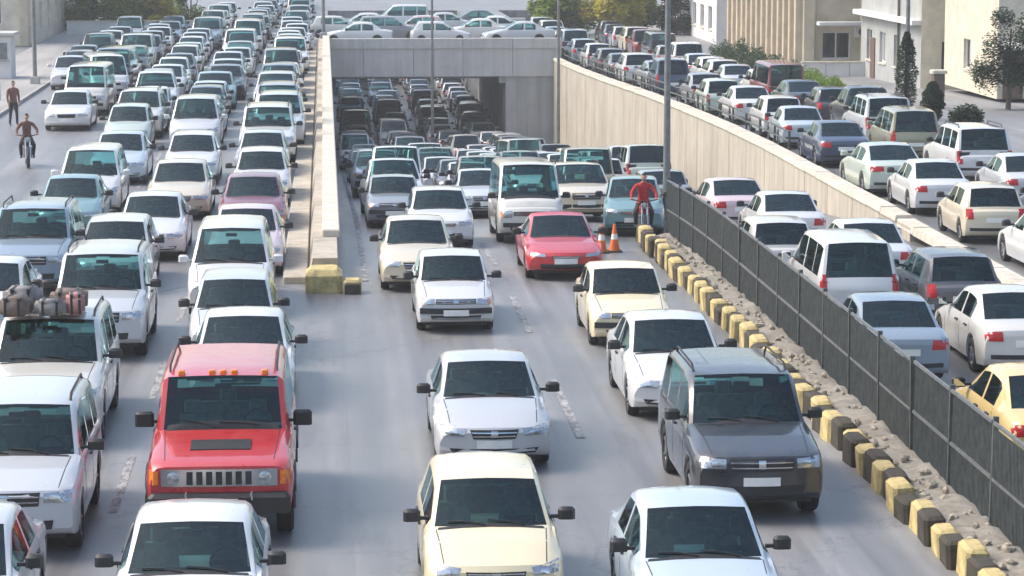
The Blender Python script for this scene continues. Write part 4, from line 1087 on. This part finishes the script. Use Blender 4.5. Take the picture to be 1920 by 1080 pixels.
# ---- people
def skin_body(name, joints, bones, mats_of=None):
    me = bpy.data.meshes.new(name)
    keys = list(joints); ix = {k: i for i, k in enumerate(keys)}
    me.from_pydata([joints[k][0] for k in keys], [(ix[a], ix[b]) for a, b in bones], [])
    o = bpy.data.objects.new('tmp', me); COL.objects.link(o)
    o.modifiers.new('skin', 'SKIN')
    for i, k in enumerate(keys):
        r = joints[k][1]; me.skin_vertices[0].data[i].radius = r if isinstance(r, tuple) else (r, r)
    me.skin_vertices[0].data[ix['pelvis']].use_root = True
    sb = o.modifiers.new('sub', 'SUBSURF'); sb.levels = 2; sb.render_levels = 2
    dg = bpy.context.evaluated_depsgraph_get()
    res = bpy.data.meshes.new_from_object(o.evaluated_get(dg)); res.name = name
    bpy.data.objects.remove(o); bpy.data.meshes.remove(me)
    res.polygons.foreach_set('use_smooth', [True] * len(res.polygons))
    return res
def head_mesh(c, face=(0, -1, 0), hair=True):
    """head with nose, brow, ears, facing -y"""
    bm = bmesh.new(); bmesh.ops.create_uvsphere(bm, u_segments=20, v_segments=14, radius=1)
    for v in bm.verts:
        p = v.co.copy(); p.x *= .075; p.y *= .095; p.z *= .118
        if p.z < -.02: p.x *= .86 + .0 * p.z; p.y = p.y * .92 - .008
        if p.y < -.06 and abs(p.x) < .02 and -.035 < p.z < .015: p.y -= .022       # nose
        if p.y < -.06 and .02 < abs(p.x) < .045 and 0 < p.z < .03: p.y += .010       # eye sockets
        if p.y < -.05 and abs(p.x) < .03 and -.066 < p.z < -.045: p.y -= .006        # mouth
        if abs(p.x) > .068 and abs(p.y) < .025 and abs(p.z) < .03: p.x *= 1.18        # ears
        v.co = p + Vector(c)
    me = bpy.data.meshes.new('head'); bm.to_mesh(me); bm.free()
    me.materials.append(MATS['skin']); me.materials.append(MATS['hair'])
    for p in me.polygons:
        q = p.center - Vector(c); p.use_smooth = True
        if q.z > .055 or (q.y > .02 and q.z > -.03): p.material_index = 1
    return me
def hand_mesh(c, sx):
    mb = MB(); c = Vector(c)
    mb.cbox(c.x - .014, c.x + .014, c.y - .042, c.y + .042, c.z - .085, c.z, .008)
    for q, (yy, ln) in enumerate(((-.033, .07), (-.011, .082), (.011, .078), (.032, .062))):
        mb.tube([(c.x, c.y + yy, c.z - .078), (c.x - sx * .006, c.y + yy, c.z - .08 - ln * .5), (c.x - sx * .022, c.y + yy, c.z - .08 - ln)], [.010, .0095, .008], 6)
    mb.tube([(c.x, c.y - .036, c.z - .025), (c.x - sx * .01, c.y - .062, c.z - .055), (c.x - sx * .018, c.y - .066, c.z - .085)], [.012, .011, .009], 6)
    return mb.mesh('hand', 'skin', 60)
def person_standing(x, y, z, label, top, trousers, turn=0):
    r = tag(link('person', None, None, (x, y, z), (0, 0, R(turn))), label, 'person')
    J = {'pelvis': ((0, 0, .93), (.15, .11)), 'waist': ((0, 0, 1.08), (.145, .10)), 'chest': ((0, .01, 1.30), (.175, .115)), 'neckb': ((0, .01, 1.45), (.075, .07)), 'neck': ((0, -.005, 1.53), .052), 'top': ((0, -.01, 1.58), .045)}
    Bn = [('pelvis', 'waist'), ('waist', 'chest'), ('chest', 'neckb'), ('neckb', 'neck'), ('neck', 'top')]
    for s, n in ((1, 'l'), (-1, 'r')):
        st = .16 * s
        J.update({'sh' + n: ((s * .19, .01, 1.41), .068), 'el' + n: ((s * .245, .02 + .05 * s, 1.14), .05), 'wr' + n: ((s * .25, -.06 + .08 * s, .90), .036),
                  'hip' + n: ((s * .095, 0, .86), .10), 'kn' + n: ((s * .10, -.03 - st * .5, .48), .066), 'an' + n: ((s * .10, .03 - st * .9, .09), .046), 'toe' + n: ((s * .115, -.14 - st * .9, .035), .034)})
        Bn += [('neckb', 'sh' + n), ('sh' + n, 'el' + n), ('el' + n, 'wr' + n), ('pelvis', 'hip' + n), ('hip' + n, 'kn' + n), ('kn' + n, 'an' + n), ('an' + n, 'toe' + n)]
    me = skin_body('body', J, Bn)
    for m in (top, trousers, 'skin', 'black_trim'): me.materials.append(MATS[m])
    for p in me.polygons:
        zc_ = p.center.z
        p.material_index = 3 if zc_ < .09 else 1 if zc_ < .92 and abs(p.center.x) < .2 else 2 if zc_ > 1.50 else 0
    link('body', me, r)
    link('head', head_mesh((0, -.02, 1.66)), r)
    for s in (1, -1): link('hand', hand_mesh((s * .25, -.06 + .08 * s, .90), s), r)
    return r
# ---- motorcyclist at the left kerb
def motorcycle(x, y, z, turn, label, tank):
    r = tag(link('motorcycle', None, None, (x, y, z), (0, 0, R(turn))), label, 'motorcycle', 'motorcycles in the traffic')
    for yy in (-.64, .62):
        t = link('wheel', MB().lathe_x([(.23, -.045), (.29, -.05), (.31, 0), (.29, .05), (.23, .045)], 20).mesh('wheel', 'rubber', 40), r, (0, yy, .31))
        rm = MB(); rm.lathe_x([(.03, -.03), (.03, .03)], 10); rm.lathe_x([(.235, -.04), (.22, 0), (.235, .04)], 20)
        for q in range(6):
            a = math.pi * q / 3; rm.tube([(0, .03 * math.cos(a), .03 * math.sin(a)), (0, .225 * math.cos(a), .225 * math.sin(a))], .009, 5)
        link('rim', rm.mesh('rim', 'rim_metal', 40), t)
    link('frame', MB().tube([(0, -.42, .92), (0, -.2, .6), (0, .1, .42), (0, .62, .31)], .03, 8).mesh('frame', 'black_trim', 50), r)
    fk = MB()
    for sx in (-.07, .07): fk.tube([(sx, -.64, .31), (sx, -.42, .98)], .022, 8)
    fk.box(-.09, .09, -.46, -.40, .9, .95)
    link('fork', fk.mesh('fork', 'chrome', 50), r)
    link('handlebar', MB().tube([(-.36, -.25, 1.08), (-.18, -.38, 1.05), (.18, -.38, 1.05), (.36, -.25, 1.08)], .016, 8).mesh('handlebar', 'black_trim', 50), r)
    link('fuel_tank', MB().cbox(-.13, .13, -.36, .05, .72, .92, .06).mesh('fuel_tank', tank, 40), r)
    link('seat', MB().cbox(-.12, .12, .04, .68, .74, .84, .04).mesh('seat', 'black_trim', 40), r)
    link('engine', MB().cbox(-.15, .15, -.22, .2, .3, .68, .05).mesh('engine', 'steel_grey', 40), r)
    link('exhaust', MB().tube([(.15, -.1, .35), (.17, .2, .27), (.17, .75, .36)], .035, 8).mesh('exhaust', 'chrome', 50), r)
    hl = MB(); hl.lathe_x([(0, 0), (.085, .01), (.075, .1), (0, .14)], 16)
    link('headlight', hl.mesh('headlight', 'lamp_lens', 50), r, (0, -.5, .93), (0, 0, R(90)))
    link('mudguard', MB().tube([(0, -.95, .42), (0, -.82, .62), (0, -.6, .67), (0, -.42, .6)], [.05, .06, .06, .05], 6).mesh('mudguard', 'black_trim', 50), r)
    return r
def rider(x, y, z, turn, label, top):
    r = tag(link('person', None, None, (x, y, z), (0, 0, R(turn))), label, 'person')
    J = {'pelvis': ((0, .28, .92), (.16, .12)), 'waist': ((0, .24, 1.08), (.15, .11)), 'chest': ((0, .15, 1.30), (.18, .12)), 'neckb': ((0, .10, 1.44), (.075, .07)), 'neck': ((0, .07, 1.51), .052), 'top': ((0, .06, 1.56), .045)}
    Bn = [('pelvis', 'waist'), ('waist', 'chest'), ('chest', 'neckb'), ('neckb', 'neck'), ('neck', 'top')]
    for s, n in ((1, 'l'), (-1, 'r')):
        J.update({'sh' + n: ((s * .19, .12, 1.40), .068), 'el' + n: ((s * .33, -.02, 1.22), .05), 'wr' + n: ((s * .33, -.22, 1.10), .036),
                  'hip' + n: ((s * .11, .24, .88), .10), 'kn' + n: ((s * .22, -.12, .72), .07), 'an' + n: ((s * .2, .08, .36), .048), 'toe' + n: ((s * .21, -.10, .30), .036)})
        Bn += [('neckb', 'sh' + n), ('sh' + n, 'el' + n), ('el' + n, 'wr' + n), ('pelvis', 'hip' + n), ('hip' + n, 'kn' + n), ('kn' + n, 'an' + n), ('an' + n, 'toe' + n)]
    me = skin_body('body', J, Bn)
    for m in (top, 'cloth_dark', 'skin', 'black_trim'): me.materials.append(MATS[m])
    for p in me.polygons:
        q = p.center
        p.material_index = 3 if q.z < .38 else 1 if q.z < .95 else 2 if q.z > 1.5 else 0
    link('body', me, r); link('head', head_mesh((0, .03, 1.64)), r)
    for s in (1, -1):
        mb = MB()
        mb.cbox(s * .33 - .045, s * .33 + .045, -.285, -.215, 1.085, 1.115, .01)
        for q in range(4): mb.tube([(s * (.30 + q * .02), -.275, 1.112), (s * (.30 + q * .02), -.315, 1.09), (s * (.30 + q * .02), -.30, 1.062)], [.0095, .009, .008], 5)
        mb.tube([(s * .29, -.235, 1.10), (s * .285, -.27, 1.075), (s * .30, -.295, 1.065)], .010, 5)
        link('hand', mb.mesh('hand', 'skin', 60), r)
x_, y_ = at(52, 312)
x2, y2 = at(26, 236)
person_standing(x2, y2, 0, 'person in dark clothes walking beside the left kerb behind the motorcycle', 'cloth_brown', 'cloth_dark', 25)
motorcycle(x_, y_, 0, 8, 'dark motorcycle carrying a rider at the left edge of the road', 'black_trim')
rider(x_, y_, 0, 8, 'person in a brownish red jacket riding the dark motorcycle', 'cloth_brown')
x_, y_ = at(1226, 455); y_ = max(y_, 71.6); x_ = 8.45
motorcycle(x_, y_, ramp_z(y_), -4, 'red motorcycle carrying a rider just beyond the far end of the fence', 'cloth_red')
rider(x_, y_, ramp_z(y_), -4, 'person in a red jacket riding the red motorcycle near the fence', 'cloth_red')

# ---- orange cones where the median begins
def cone(x, y, label):
    r = tag(link('traffic_cone', None, None, (x, y, ramp_z(y))), label, 'traffic cone', 'cones at the start of the median')
    link('base', MB().cbox(-.19, .19, -.19, .19, 0, .04, .015).mesh('base', 'black_trim'), r)
    link('cone_body', MB().tube([(0, 0, .04), (0, 0, .3), (0, 0, .7)], [.14, .09, .03], 14).mesh('cone_body', 'orange_plastic', 50), r)
    link('reflective_band', MB().tube([(0, 0, .32), (0, 0, .46)], [.09, .068], 14, 0, False).mesh('reflective_band', 'plate_white', 50), r)
for i, (px, py, lb) in enumerate([(1128, 474, 'orange traffic cone right beside the red coupe'), (1152, 472, 'orange traffic cone just right of the one beside the red coupe')]):
    x, y = at(px, py); cone(x, y, lb)

# ---- fence-end sign post near the lower right corner
r = tag(link('sign_post', None, None, (9.75, 35.4, 0)), 'thin dark post on a flat foot at the lower right corner', 'post')
link('pole', MB().tube([(0, 0, 0), (0, 0, 1.3)], .035, 8).mesh('pole', 'steel_dark', 50), r)
link('foot', MB().cbox(-.28, .28, -.2, .2, 0, .06, .02).mesh('foot', 'steel_dark'), r)

# ================================================================== TREES, HEDGES, BUILDINGS ON THE RIGHT AND LEFT
def leaf_cloud(n, inside, size, seed):
    rg = random.Random(seed); mb = MB()
    for _ in range(n):
        p = inside(rg); s = size * rg.uniform(.6, 1.3)
        a, b = rg.uniform(0, 6.28), rg.uniform(-1.2, 1.2)
        u = Vector((math.cos(a), math.sin(a), rg.uniform(-.5, .5))).normalized(); v = u.cross(Vector((math.sin(b), .2, math.cos(b)))).normalized()
        mb.add([p - u * s, p - v * s * .55, p + u * s, p + v * s * .55], [(0, 1, 2, 3)])
    return mb
def tree(x, y, z, ht, rad, leaf, label, seed, group='trees at the far end of the road', trunk=None, nl=5200, ls=.055):
    rg = random.Random(seed)
    r = tag(link('broadleaf_tree', None, None, (x, y, z)), label, 'tree', group)
    th = trunk or ht * .32
    tk = MB(); tk.tube([(0, 0, -.1), (.04, .02, th * .6), (-.03, .05, th), (.05, 0, ht * .75)], [rad * .07, rad * .055, rad * .045, .03], 9)
    cl = []
    for q in range(13):
        a = rg.uniform(0, 6.28); rr_ = rad * rg.uniform(.15, .72); zz = lerp(th + rad * .25, ht - rad * .3, rg.random())
        if q < 4: zz = th + rad * rg.uniform(.1, .3)
        c = Vector((rr_ * math.cos(a), rr_ * math.sin(a), zz)); cl.append((c, rad * rg.uniform(.3, .52)))
        if q < 8: tk.tube([(0, 0, th * .85), tuple(c * .5 + Vector((0, 0, th * .45))), tuple(c)], [rad * .03, rad * .02, .012], 6)
    link('trunk', tk.mesh('trunk', 'bark', 60), r)
    def ins(g_):
        c, q = g_.choice(cl); d = Vector((g_.gauss(0, 1), g_.gauss(0, 1), g_.gauss(0, .8))).normalized(); return c + d * q * g_.random() ** .4
    link('crown', leaf_cloud(nl, ins, rad * ls, seed).mesh('crown', leaf, fix=False), r)
far = [(-15.9, 190, 5.6, 2.3, 'leaf_sunlit', 'green tree at the top left beside the beige building'), (-13.3, 187, 5.4, 2.2, 'leaf_sunlit', 'rounded green tree at the top left, second from the beige building'),
       (-10.9, 186.5, 5.0, 1.7, 'leaf_yellow', 'yellow autumn tree at the top left among green trees'), (-9.2, 191, 4.6, 1.4, 'leaf_sunlit', 'small green tree right of the yellow tree at the top'),
       (17.8, 203, 6, 2.6, 'leaf_sunlit', 'green tree at the top right of the bridge'), (21.2, 200, 6.5, 2.7, 'leaf_yellow', 'yellow-green tree at the top centre right'), (24.0, 203, 6.5, 2.6, 'leaf_sunlit', 'green tree right of the yellow-green one at the top'), (25.6, 198, 5, 1.7, 'leaf_dark', 'dark green tree at the top before the white building')]
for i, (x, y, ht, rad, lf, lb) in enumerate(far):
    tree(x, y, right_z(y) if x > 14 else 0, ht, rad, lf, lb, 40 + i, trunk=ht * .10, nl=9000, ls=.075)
# white low wall under the trees on the left
r = tag(link('boundary_wall', None, None, (-15.9, 181.5, 0)), 'low white boundary wall below the trees at the top left', 'wall')
for q in range(4): link('wall_panel', MB().box(-1 + q * 2.2, -1 + q * 2.2 + 2.16, 0, .25, 0, .95).mesh('wall_panel', 'white_render'), r)
link('coping', MB().box(-1.05, 7.8, -.05, .3, .952, 1.05).mesh('coping', 'coping_concrete'), r)

def cypress(x, y, z, ht, rad, label, seed):
    r = tag(link('cypress_tree', None, None, (x, y, z)), label, 'tree', 'cypresses on the right')
    link('trunk', MB().tube([(0, 0, -.1), (0, 0, ht * .5), (0, 0, ht * .9)], [.09, .06, .015], 8).mesh('trunk', 'bark', 60), r)
    def ins(g_):
        t = g_.random() ** .8; a0 = g_.uniform(0, 6.28); q = rad * (math.sin(math.pi * min(1, t * .85 + .13)) ** .7) * (.9 + .12 * math.sin(t * 23 + seed + 2 * a0)) * g_.random() ** .35; a = a0
        return Vector((q * math.cos(a), q * math.sin(a), .15 + t * (ht - .15)))
    link('crown', leaf_cloud(6500, ins, .055, seed).mesh('crown', 'leaf_dark', fix=False), r)
def bush(x, y, z, w_, d_, ht, leaf, label, seed, cat='bush', name='bush', n=2600):
    r = tag(link(name, None, None, (x, y, z)), label, cat, 'bushes on the right')
    rg = random.Random(seed); st = MB()
    for q in range(5): st.tube([(rg.uniform(-.3, .3) * w_, rg.uniform(-.3, .3) * d_, -.05), (rg.uniform(-.4, .4) * w_, rg.uniform(-.4, .4) * d_, ht * .6)], [.03, .01], 5)
    link('stems', st.mesh('stems', 'bark'), r)
    def ins(g_):
        u, v = g_.uniform(-1, 1), g_.uniform(-1, 1)
        hh = ht * (.8 + .25 * math.sin(u * 5 * w_ + seed) * math.cos(v * 4 + u * 3)) * (1 - .35 * abs(u) ** 4)
        return Vector((u * w_ / 2, v * d_ / 2, hh * g_.random() ** .6))
    link('foliage', leaf_cloud(n, ins, .07, seed).mesh('foliage', leaf, fix=False), r)
def pv(y): return right_z(y) + .14
cypress(23.2, 107.5, pv(108), 3.5, .5, 'dark green cypress in front of the grey building', 3)
cypress(23.5, 104, pv(104), 1.7, .5, 'broad dark cypress base right of the taller cypress', 5)
bush(24.6, 103, pv(103), 1.2, 1.0, .9, 'leaf_dark', 'small dark round bush on the forecourt below the brown door', 8)
for i, (x, y, ln, ht) in enumerate([(23.3, 158, 6, 1.5), (23.3, 151, 6, 1.9), (23.3, 144, 6, 1.6), (23.3, 137, 6, 1.4), (23.3, 130.5, 5, 1.2), (23.3, 124.5, 5, 1.0)]):
    bush(x, y, pv(y), 1.1, ln, ht, 'leaf_green' if i > 3 else 'leaf_dark', f'stretch of green hedge along the right kerb, {ORD[i]} counting from the bridge', 20 + i, 'hedge', 'hedge', 3400)
tree(28.9, 113.5, .1, 4.4, 1.7, 'leaf_dark', 'dark green tree at the right edge before the teal shopfront', 77, 'trees by the right buildings', trunk=1.0, nl=11000, ls=.04)
tree(31.2, 112, .1, 4.2, 1.6, 'leaf_dark', 'dark leafy tree cut off by the right edge', 78, 'trees by the right buildings', trunk=.9, nl=9000, ls=.04)
tree(29.3, 158, right_z(158), 6.4, 2.0, 'leaf_dark', 'dark brownish tree between the tan and yellowish buildings', 79, 'trees by the right buildings', trunk=3.2, nl=3600)

def facade(root, org, u, width, height, cols, rows, wall, depth=.22, frame='white_render', glass='window_glass', margin=.5):
    """wall with real openings; every opening has its frame and pane. u = unit vector along the wall, outward = u rotated clockwise"""
    u = Vector((u[0], u[1], 0)); nrm = Vector((u.y, -u.x, 0)); org = Vector(org)
    P = lambda a, z, d=0: tuple(org + u * a + Vector((0, 0, z)) - nrm * d)
    xs = sorted({0, width} | {c for p in cols for c in p}); zs = sorted({0, height} | {z for p in rows for z in p})
    mb = MB()
    op = [(c, q) for c in cols for q in rows]
    def hole(x0, x1, z0, z1): return any(c[0] - 1e-6 <= x0 and x1 <= c[1] + 1e-6 and q[0] - 1e-6 <= z0 and z1 <= q[1] + 1e-6 for c, q in op)
    for x0, x1 in zip(xs, xs[1:]):
        for z0, z1 in zip(zs, zs[1:]):
            if not hole(x0, x1, z0, z1): mb.add([P(x0, z0), P(x1, z0), P(x1, z1), P(x0, z1)], [(0, 1, 2, 3)])
    for (x0, x1), (z0, z1) in op:
        mb.add([P(x0, z0), P(x1, z0), P(x1, z1), P(x0, z1), P(x0, z0, depth), P(x1, z0, depth), P(x1, z1, depth), P(x0, z1, depth)], [(0, 4, 5, 1), (1, 5, 6, 2), (2, 6, 7, 3), (3, 7, 4, 0)])
    link('wall', mb.mesh('wall', wall, fix=False), root)
    for (x0, x1), (z0, z1) in op:
        f = MB(); t = .07
        def bar(a0, a1, b0, b1, d0, d1):
            f.add([P(a0, b0, d0), P(a1, b0, d0), P(a1, b1, d0), P(a0, b1, d0), P(a0, b0, d1), P(a1, b0, d1), P(a1, b1, d1), P(a0, b1, d1)], [(0, 1, 2, 3), (7, 6, 5, 4), (0, 4, 5, 1), (1, 5, 6, 2), (2, 6, 7, 3), (3, 7, 4, 0)])
        d0, d1 = depth - .08, depth - .005
        bar(x0, x0 + t, z0, z1, d0, d1); bar(x1 - t, x1, z0, z1, d0, d1); bar(x0 + t, x1 - t, z0, z0 + t, d0, d1); bar(x0 + t, x1 - t, z1 - t, z1, d0, d1)
        bar((x0 + x1) / 2 - t / 2, (x0 + x1) / 2 + t / 2, z0 + t, z1 - t, d0, d1)
        fr = link('window', f.mesh('window', frame), root)
        link('pane', MB().add([P(x0 + t, z0 + t, depth - .03), P(x1 - t, z0 + t, depth - .03), P(x1 - t, z1 - t, depth - .03), P(x0 + t, z1 - t, depth - .03)], [(0, 1, 2, 3)]).mesh('pane', glass), fr)
        link('sill', MB().add([P(x0 - .08, z0 - .08, -.08), P(x1 + .08, z0 - .08, -.08), P(x1 + .08, z0 - .003, -.08), P(x0 - .08, z0 - .003, -.08), P(x0 - .08, z0 - .08, .05), P(x1 + .08, z0 - .08, .05), P(x1 + .08, z0 - .003, .05), P(x0 - .08, z0 - .003, .05)],
             [(0, 1, 2, 3), (7, 6, 5, 4), (0, 4, 5, 1), (1, 5, 6, 2), (2, 6, 7, 3), (3, 7, 4, 0)]).mesh('sill', 'coping_concrete'), fr)
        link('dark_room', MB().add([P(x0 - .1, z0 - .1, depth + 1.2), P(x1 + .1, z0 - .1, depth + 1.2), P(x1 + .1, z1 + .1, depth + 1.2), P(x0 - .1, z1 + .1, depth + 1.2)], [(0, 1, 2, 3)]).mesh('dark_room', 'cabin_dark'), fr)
def building(name, label, x0, x1, y0, y1, z, ht, wall_s, wall_f, colsS, rowsS, colsF, rowsF, left=True):
    r = tag(link(name, None, None, ((x0 + x1) / 2, y0, z)), label, 'building', 'buildings beside the road')
    ox, oy = -(x0 + x1) / 2, -y0
    # the face towards the camera (normal -y) and the face towards the road (normal -x for the right side)
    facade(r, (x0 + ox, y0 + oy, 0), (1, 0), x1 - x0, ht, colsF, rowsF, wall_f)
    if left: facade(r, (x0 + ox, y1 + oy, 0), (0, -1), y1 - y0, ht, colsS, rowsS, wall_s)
    else: facade(r, (x1 + ox, y0 + oy, 0), (0, 1), y1 - y0, ht, colsS, rowsS, wall_s)
    mb = MB(); mb.add([(x0 + ox, y1 + oy, 0), (x1 + ox, y1 + oy, 0), (x1 + ox, y1 + oy, ht), (x0 + ox, y1 + oy, ht)], [(0, 1, 2, 3)])
    sx = x1 + ox if left else x0 + ox
    mb.add([(sx, y0 + oy, 0), (sx, y1 + oy, 0), (sx, y1 + oy, ht), (sx, y0 + oy, ht)], [(0, 1, 2, 3)])
    link('back_wall', mb.mesh('back_wall', wall_s), r)
    link('roof', MB().box(x0 + ox - .2, x1 + ox + .2, y0 + oy - .2, y1 + oy + .2, ht, ht + .35).mesh('roof', 'grey_concrete'), r)
    return r, ox, oy
rowsU = [(4.6, 6.2), (7.9, 9.5)]
# tan ribbed building
b1, ox, oy = building('ribbed_building', 'tan stone building with vertical ribs facing the upper road', 26.4, 38, 150, 176, right_z(160), 11.5, 'tan_stone', 'tan_stone_rib', [(2 + q * 4, 3.6 + q * 4) for q in range(6)], rowsU, [(1.2, 2.8), (4.4, 6.0), (7.6, 9.2)], [(1.0, 2.5)] + rowsU)
for q in range(14): link('rib', MB().cbox(26.4 + ox - .32, 26.4 + ox + .02, oy + 150.2 + q * 1.95 - .2, oy + 150.2 + q * 1.95 + .2, 0, 11.5, .04).mesh('rib', 'tan_stone_rib'), b1)
for q in range(3): link('rib', MB().cbox(26.4 + ox + .1 + q * 3.2, 26.4 + ox + .75 + q * 3.2, -.3, .02, 0, 11.5, .04).mesh('rib', 'tan_stone_rib'), b1)
link('canopy', MB().cbox(26.4 + ox + .8, 26.4 + ox + 9, -1.2, -.31, 2.9, 3.1, .03).mesh('canopy', 'white_render'), b1)
# grey rendered building
b2, ox, oy = building('grey_building', 'grey rendered building with white ledge and dark doorways', 29.2, 42, 132, 147, right_z(138), 9.5, 'grey_render', 'cream_paint', [(1.6, 3.0), (5.0, 6.6), (8.6, 10.2), (12, 13.4)], [(1.0, 2.6)] + [(4.9, 6.3)], [(1.0, 2.4), (4.6, 6.2), (8.4, 10)], [(1.1, 2.6), (4.9, 6.3)])
link('ledge', MB().cbox(29.2 + ox - .5, 29.2 + ox + .01, oy + 132, oy + 147, 3.35, 3.6, .03).mesh('ledge', 'white_render'), b2)
link('door', MB().box(29.2 + ox - .06, 29.2 + ox + .02, oy + 143.1, oy + 144.2, 0, 2.2).mesh('door', 'brown_door'), b2)
link('downpipe', MB().tube([(29.2 + ox - .1, oy + 136.9, 0), (29.2 + ox - .1, oy + 136.9, 9)], .07, 8).mesh('downpipe', 'steel_dark', 50), b2)
# cream building with teal shopfront
b3, ox, oy = building('cream_building', 'cream building with pale blue panel and teal shopfront at the right edge', 29.9, 48, 119.5, 130, 0.0, 9.0, 'cream_paint', 'cream_paint', [(4.0, 5.4)], [(1.0, 2.4)], [(12, 14)], [(5, 6.4)])
link('blue_panel', MB().box(29.9 + ox + 2.9, 29.9 + ox + 9, -.12, -.003, 2.75, 5.2).mesh('blue_panel', 'blue_panel'), b3)
for q in range(4):
    f = link('shopfront', MB().box(29.9 + ox + 2.2 + q * 1.75, 29.9 + ox + 3.85 + q * 1.75, -.16, -.002, .25, 2.5).mesh('shopfront', 'teal_shop'), b3)
    link('pane', MB().box(29.9 + ox + 2.35 + q * 1.75, 29.9 + ox + 3.7 + q * 1.75, -.18, -.162, .5, 2.3).mesh('pane', 'window_glass'), f)
link('door', MB().box(29.9 + ox + .25, 29.9 + ox + 1.15, -.08, -.002, 0, 2.15).mesh('door', 'brown_door'), b3)
link('awning', MB().add([(29.9 + ox + .1, -.01, 2.5), (29.9 + ox + 9.4, -.01, 2.5), (29.9 + ox + 9.4, -1.0, 2.25), (29.9 + ox + .1, -1.0, 2.25), (29.9 + ox + .1, -.01, 2.6), (29.9 + ox + 9.4, -.01, 2.6), (29.9 + ox + 9.4, -1.0, 2.33), (29.9 + ox + .1, -1.0, 2.33)],
     [(0, 3, 2, 1), (4, 5, 6, 7), (0, 1, 5, 4), (1, 2, 6, 5), (2, 3, 7, 6), (3, 0, 4, 7)]).mesh('awning', 'white_render'), b3)
# white building further up, past the ribbed one
b4, ox, oy = building('white_building', 'white building beyond the ribbed tan one at the top', 26.6, 40, 184, 214, right_z(190), 9, 'white_render', 'white_render', [(2 + q * 4, 3.8 + q * 4) for q in range(7)], [(1, 2.6), (4.6, 6.2)], [(2, 3.6), (6, 7.6)], [(1, 2.6), (4.6, 6.2)])
# low white wall before the ribbed building
r = tag(link('garden_wall', None, None, (26, 146, right_z(146))), 'low white garden wall before the ribbed building', 'wall')
for q in range(5): link('wall_panel', MB().box(q * 1.3 - .2, q * 1.3 + 1.07, -.12, .12, -.05, .85).mesh('wall_panel', 'white_render'), r)
link('coping', MB().box(-.25, 6.35, -.17, .17, .852, .95).mesh('coping', 'coping_concrete'), r)
# brown gate pillar by the forecourt
r = tag(link('gate_pillar', None, None, (26.1, 114.5, pv(115))), 'dark brown square gate pillar by the grey forecourt', 'pillar')
link('shaft', MB().cbox(-.24, .24, -.24, .24, -.05, 1.5, .03).mesh('shaft', 'brown_door'), r)
link('cap', MB().cbox(-.32, .32, -.32, .32, 1.5, 1.66, .04).mesh('cap', 'coping_concrete'), r)
# air conditioners and a cable on the right buildings
acm = MB().cbox(-.42, .42, -.3, .0, 0, .6, .03).mesh('air_conditioner', 'white_render'); fanm = MB().tube([(0, -.302, .3), (0, -.312, .3)], [.22, .2], 16).mesh('fan_grille', 'steel_dark', 40)
for root, lx, lz in ((b1, -2.4, 2.2), (b1, 1.3, 3.9), (b2, -1.8, 2.9), (b3, -4.2, 3.2), (b3, -7.6, 3.0)):
    o = link('air_conditioner', acm, root, (lx, 0, lz)); link('fan_grille', fanm, o)
# left: beige building and pavement things
b5, ox, oy = building('beige_building', 'beige building with olive shutters at the top left corner', -34, -17.8, 170, 205, 0.0, 9, 'cream_paint', 'cream_paint', [(3 + q * 5, 4.6 + q * 5) for q in range(6)], [(1, 2.6), (4.6, 6.2)], [(2, 3.5), (5.5, 7), (9, 10.5), (12.8, 14.2)], [(1.3, 2.8), (4.6, 6.2)], left=False)
for q in range(4): link('pilaster', MB().cbox(-17.8 + ox - .9 - q * 3.8, -17.8 + ox - .35 - q * 3.8, -.22, .02, 0, 9, .03).mesh('pilaster', 'tan_stone_rib'), b5)
r = tag(link('kiosk', None, None, (-16.3, 136, .14)), 'small pale kiosk on the left pavement beside the dark lamp post', 'kiosk')
link('cabin', MB().cbox(-1.0, 1.0, -.9, .9, 0, 2.1, .05).mesh('cabin', 'white_render'), r)
link('shutter', MB().box(.1, .8, -.94, -.902, .95, 1.75).mesh('shutter', 'steel_grey'), r)
link('roof', MB().cbox(-1.2, 1.2, -1.15, 1.1, 2.102, 2.25, .03).mesh('roof', 'pale_concrete'), r)
link('counter', MB().box(0, .9, -1.1, -.905, .84, .9).mesh('counter', 'grey_concrete'), r)
for i, (x, y) in enumerate([(-14.2, 96), (-14.2, 102), (-14.2, 108), (-14.2, 114), (-14.2, 120)]):
    r = tag(link('bollard', None, None, (x, y, .14)), f'short grey bollard on the left pavement, {ORD[i]} from the front', 'bollard', 'bollards on the left pavement')
    link('shaft', MB().tube([(0, 0, -.05), (0, 0, .75)], [.1, .09], 12).mesh('shaft', 'grey_concrete', 50), r)
    link('cap', MB().tube([(0, 0, .752), (0, 0, .82), (0, 0, .86)], [.1, .09, .02], 12).mesh('cap', 'coping_concrete', 50), r)

# ---- the hazy air
m = bpy.data.materials.new('haze_air'); m.use_nodes = True
n = m.node_tree.nodes; n.remove(n['Principled BSDF'])
pvn = n.new('ShaderNodeVolumePrincipled'); pvn.inputs['Color'].default_value = (.93, .95, .97, 1); pvn.inputs['Density'].default_value = 0.0005
pvn.inputs['Anisotropy'].default_value = 0.3
m.node_tree.links.new(pvn.outputs[0], n['Material Output'].inputs['Volume'])
MATS['haze_air'] = m
tag(link('haze', MB().box(-345, 345, -45, 350, -7.8, 16).mesh('haze', 'haze_air')), 'thin pale daytime haze over the whole road', 'haze', kind='stuff')
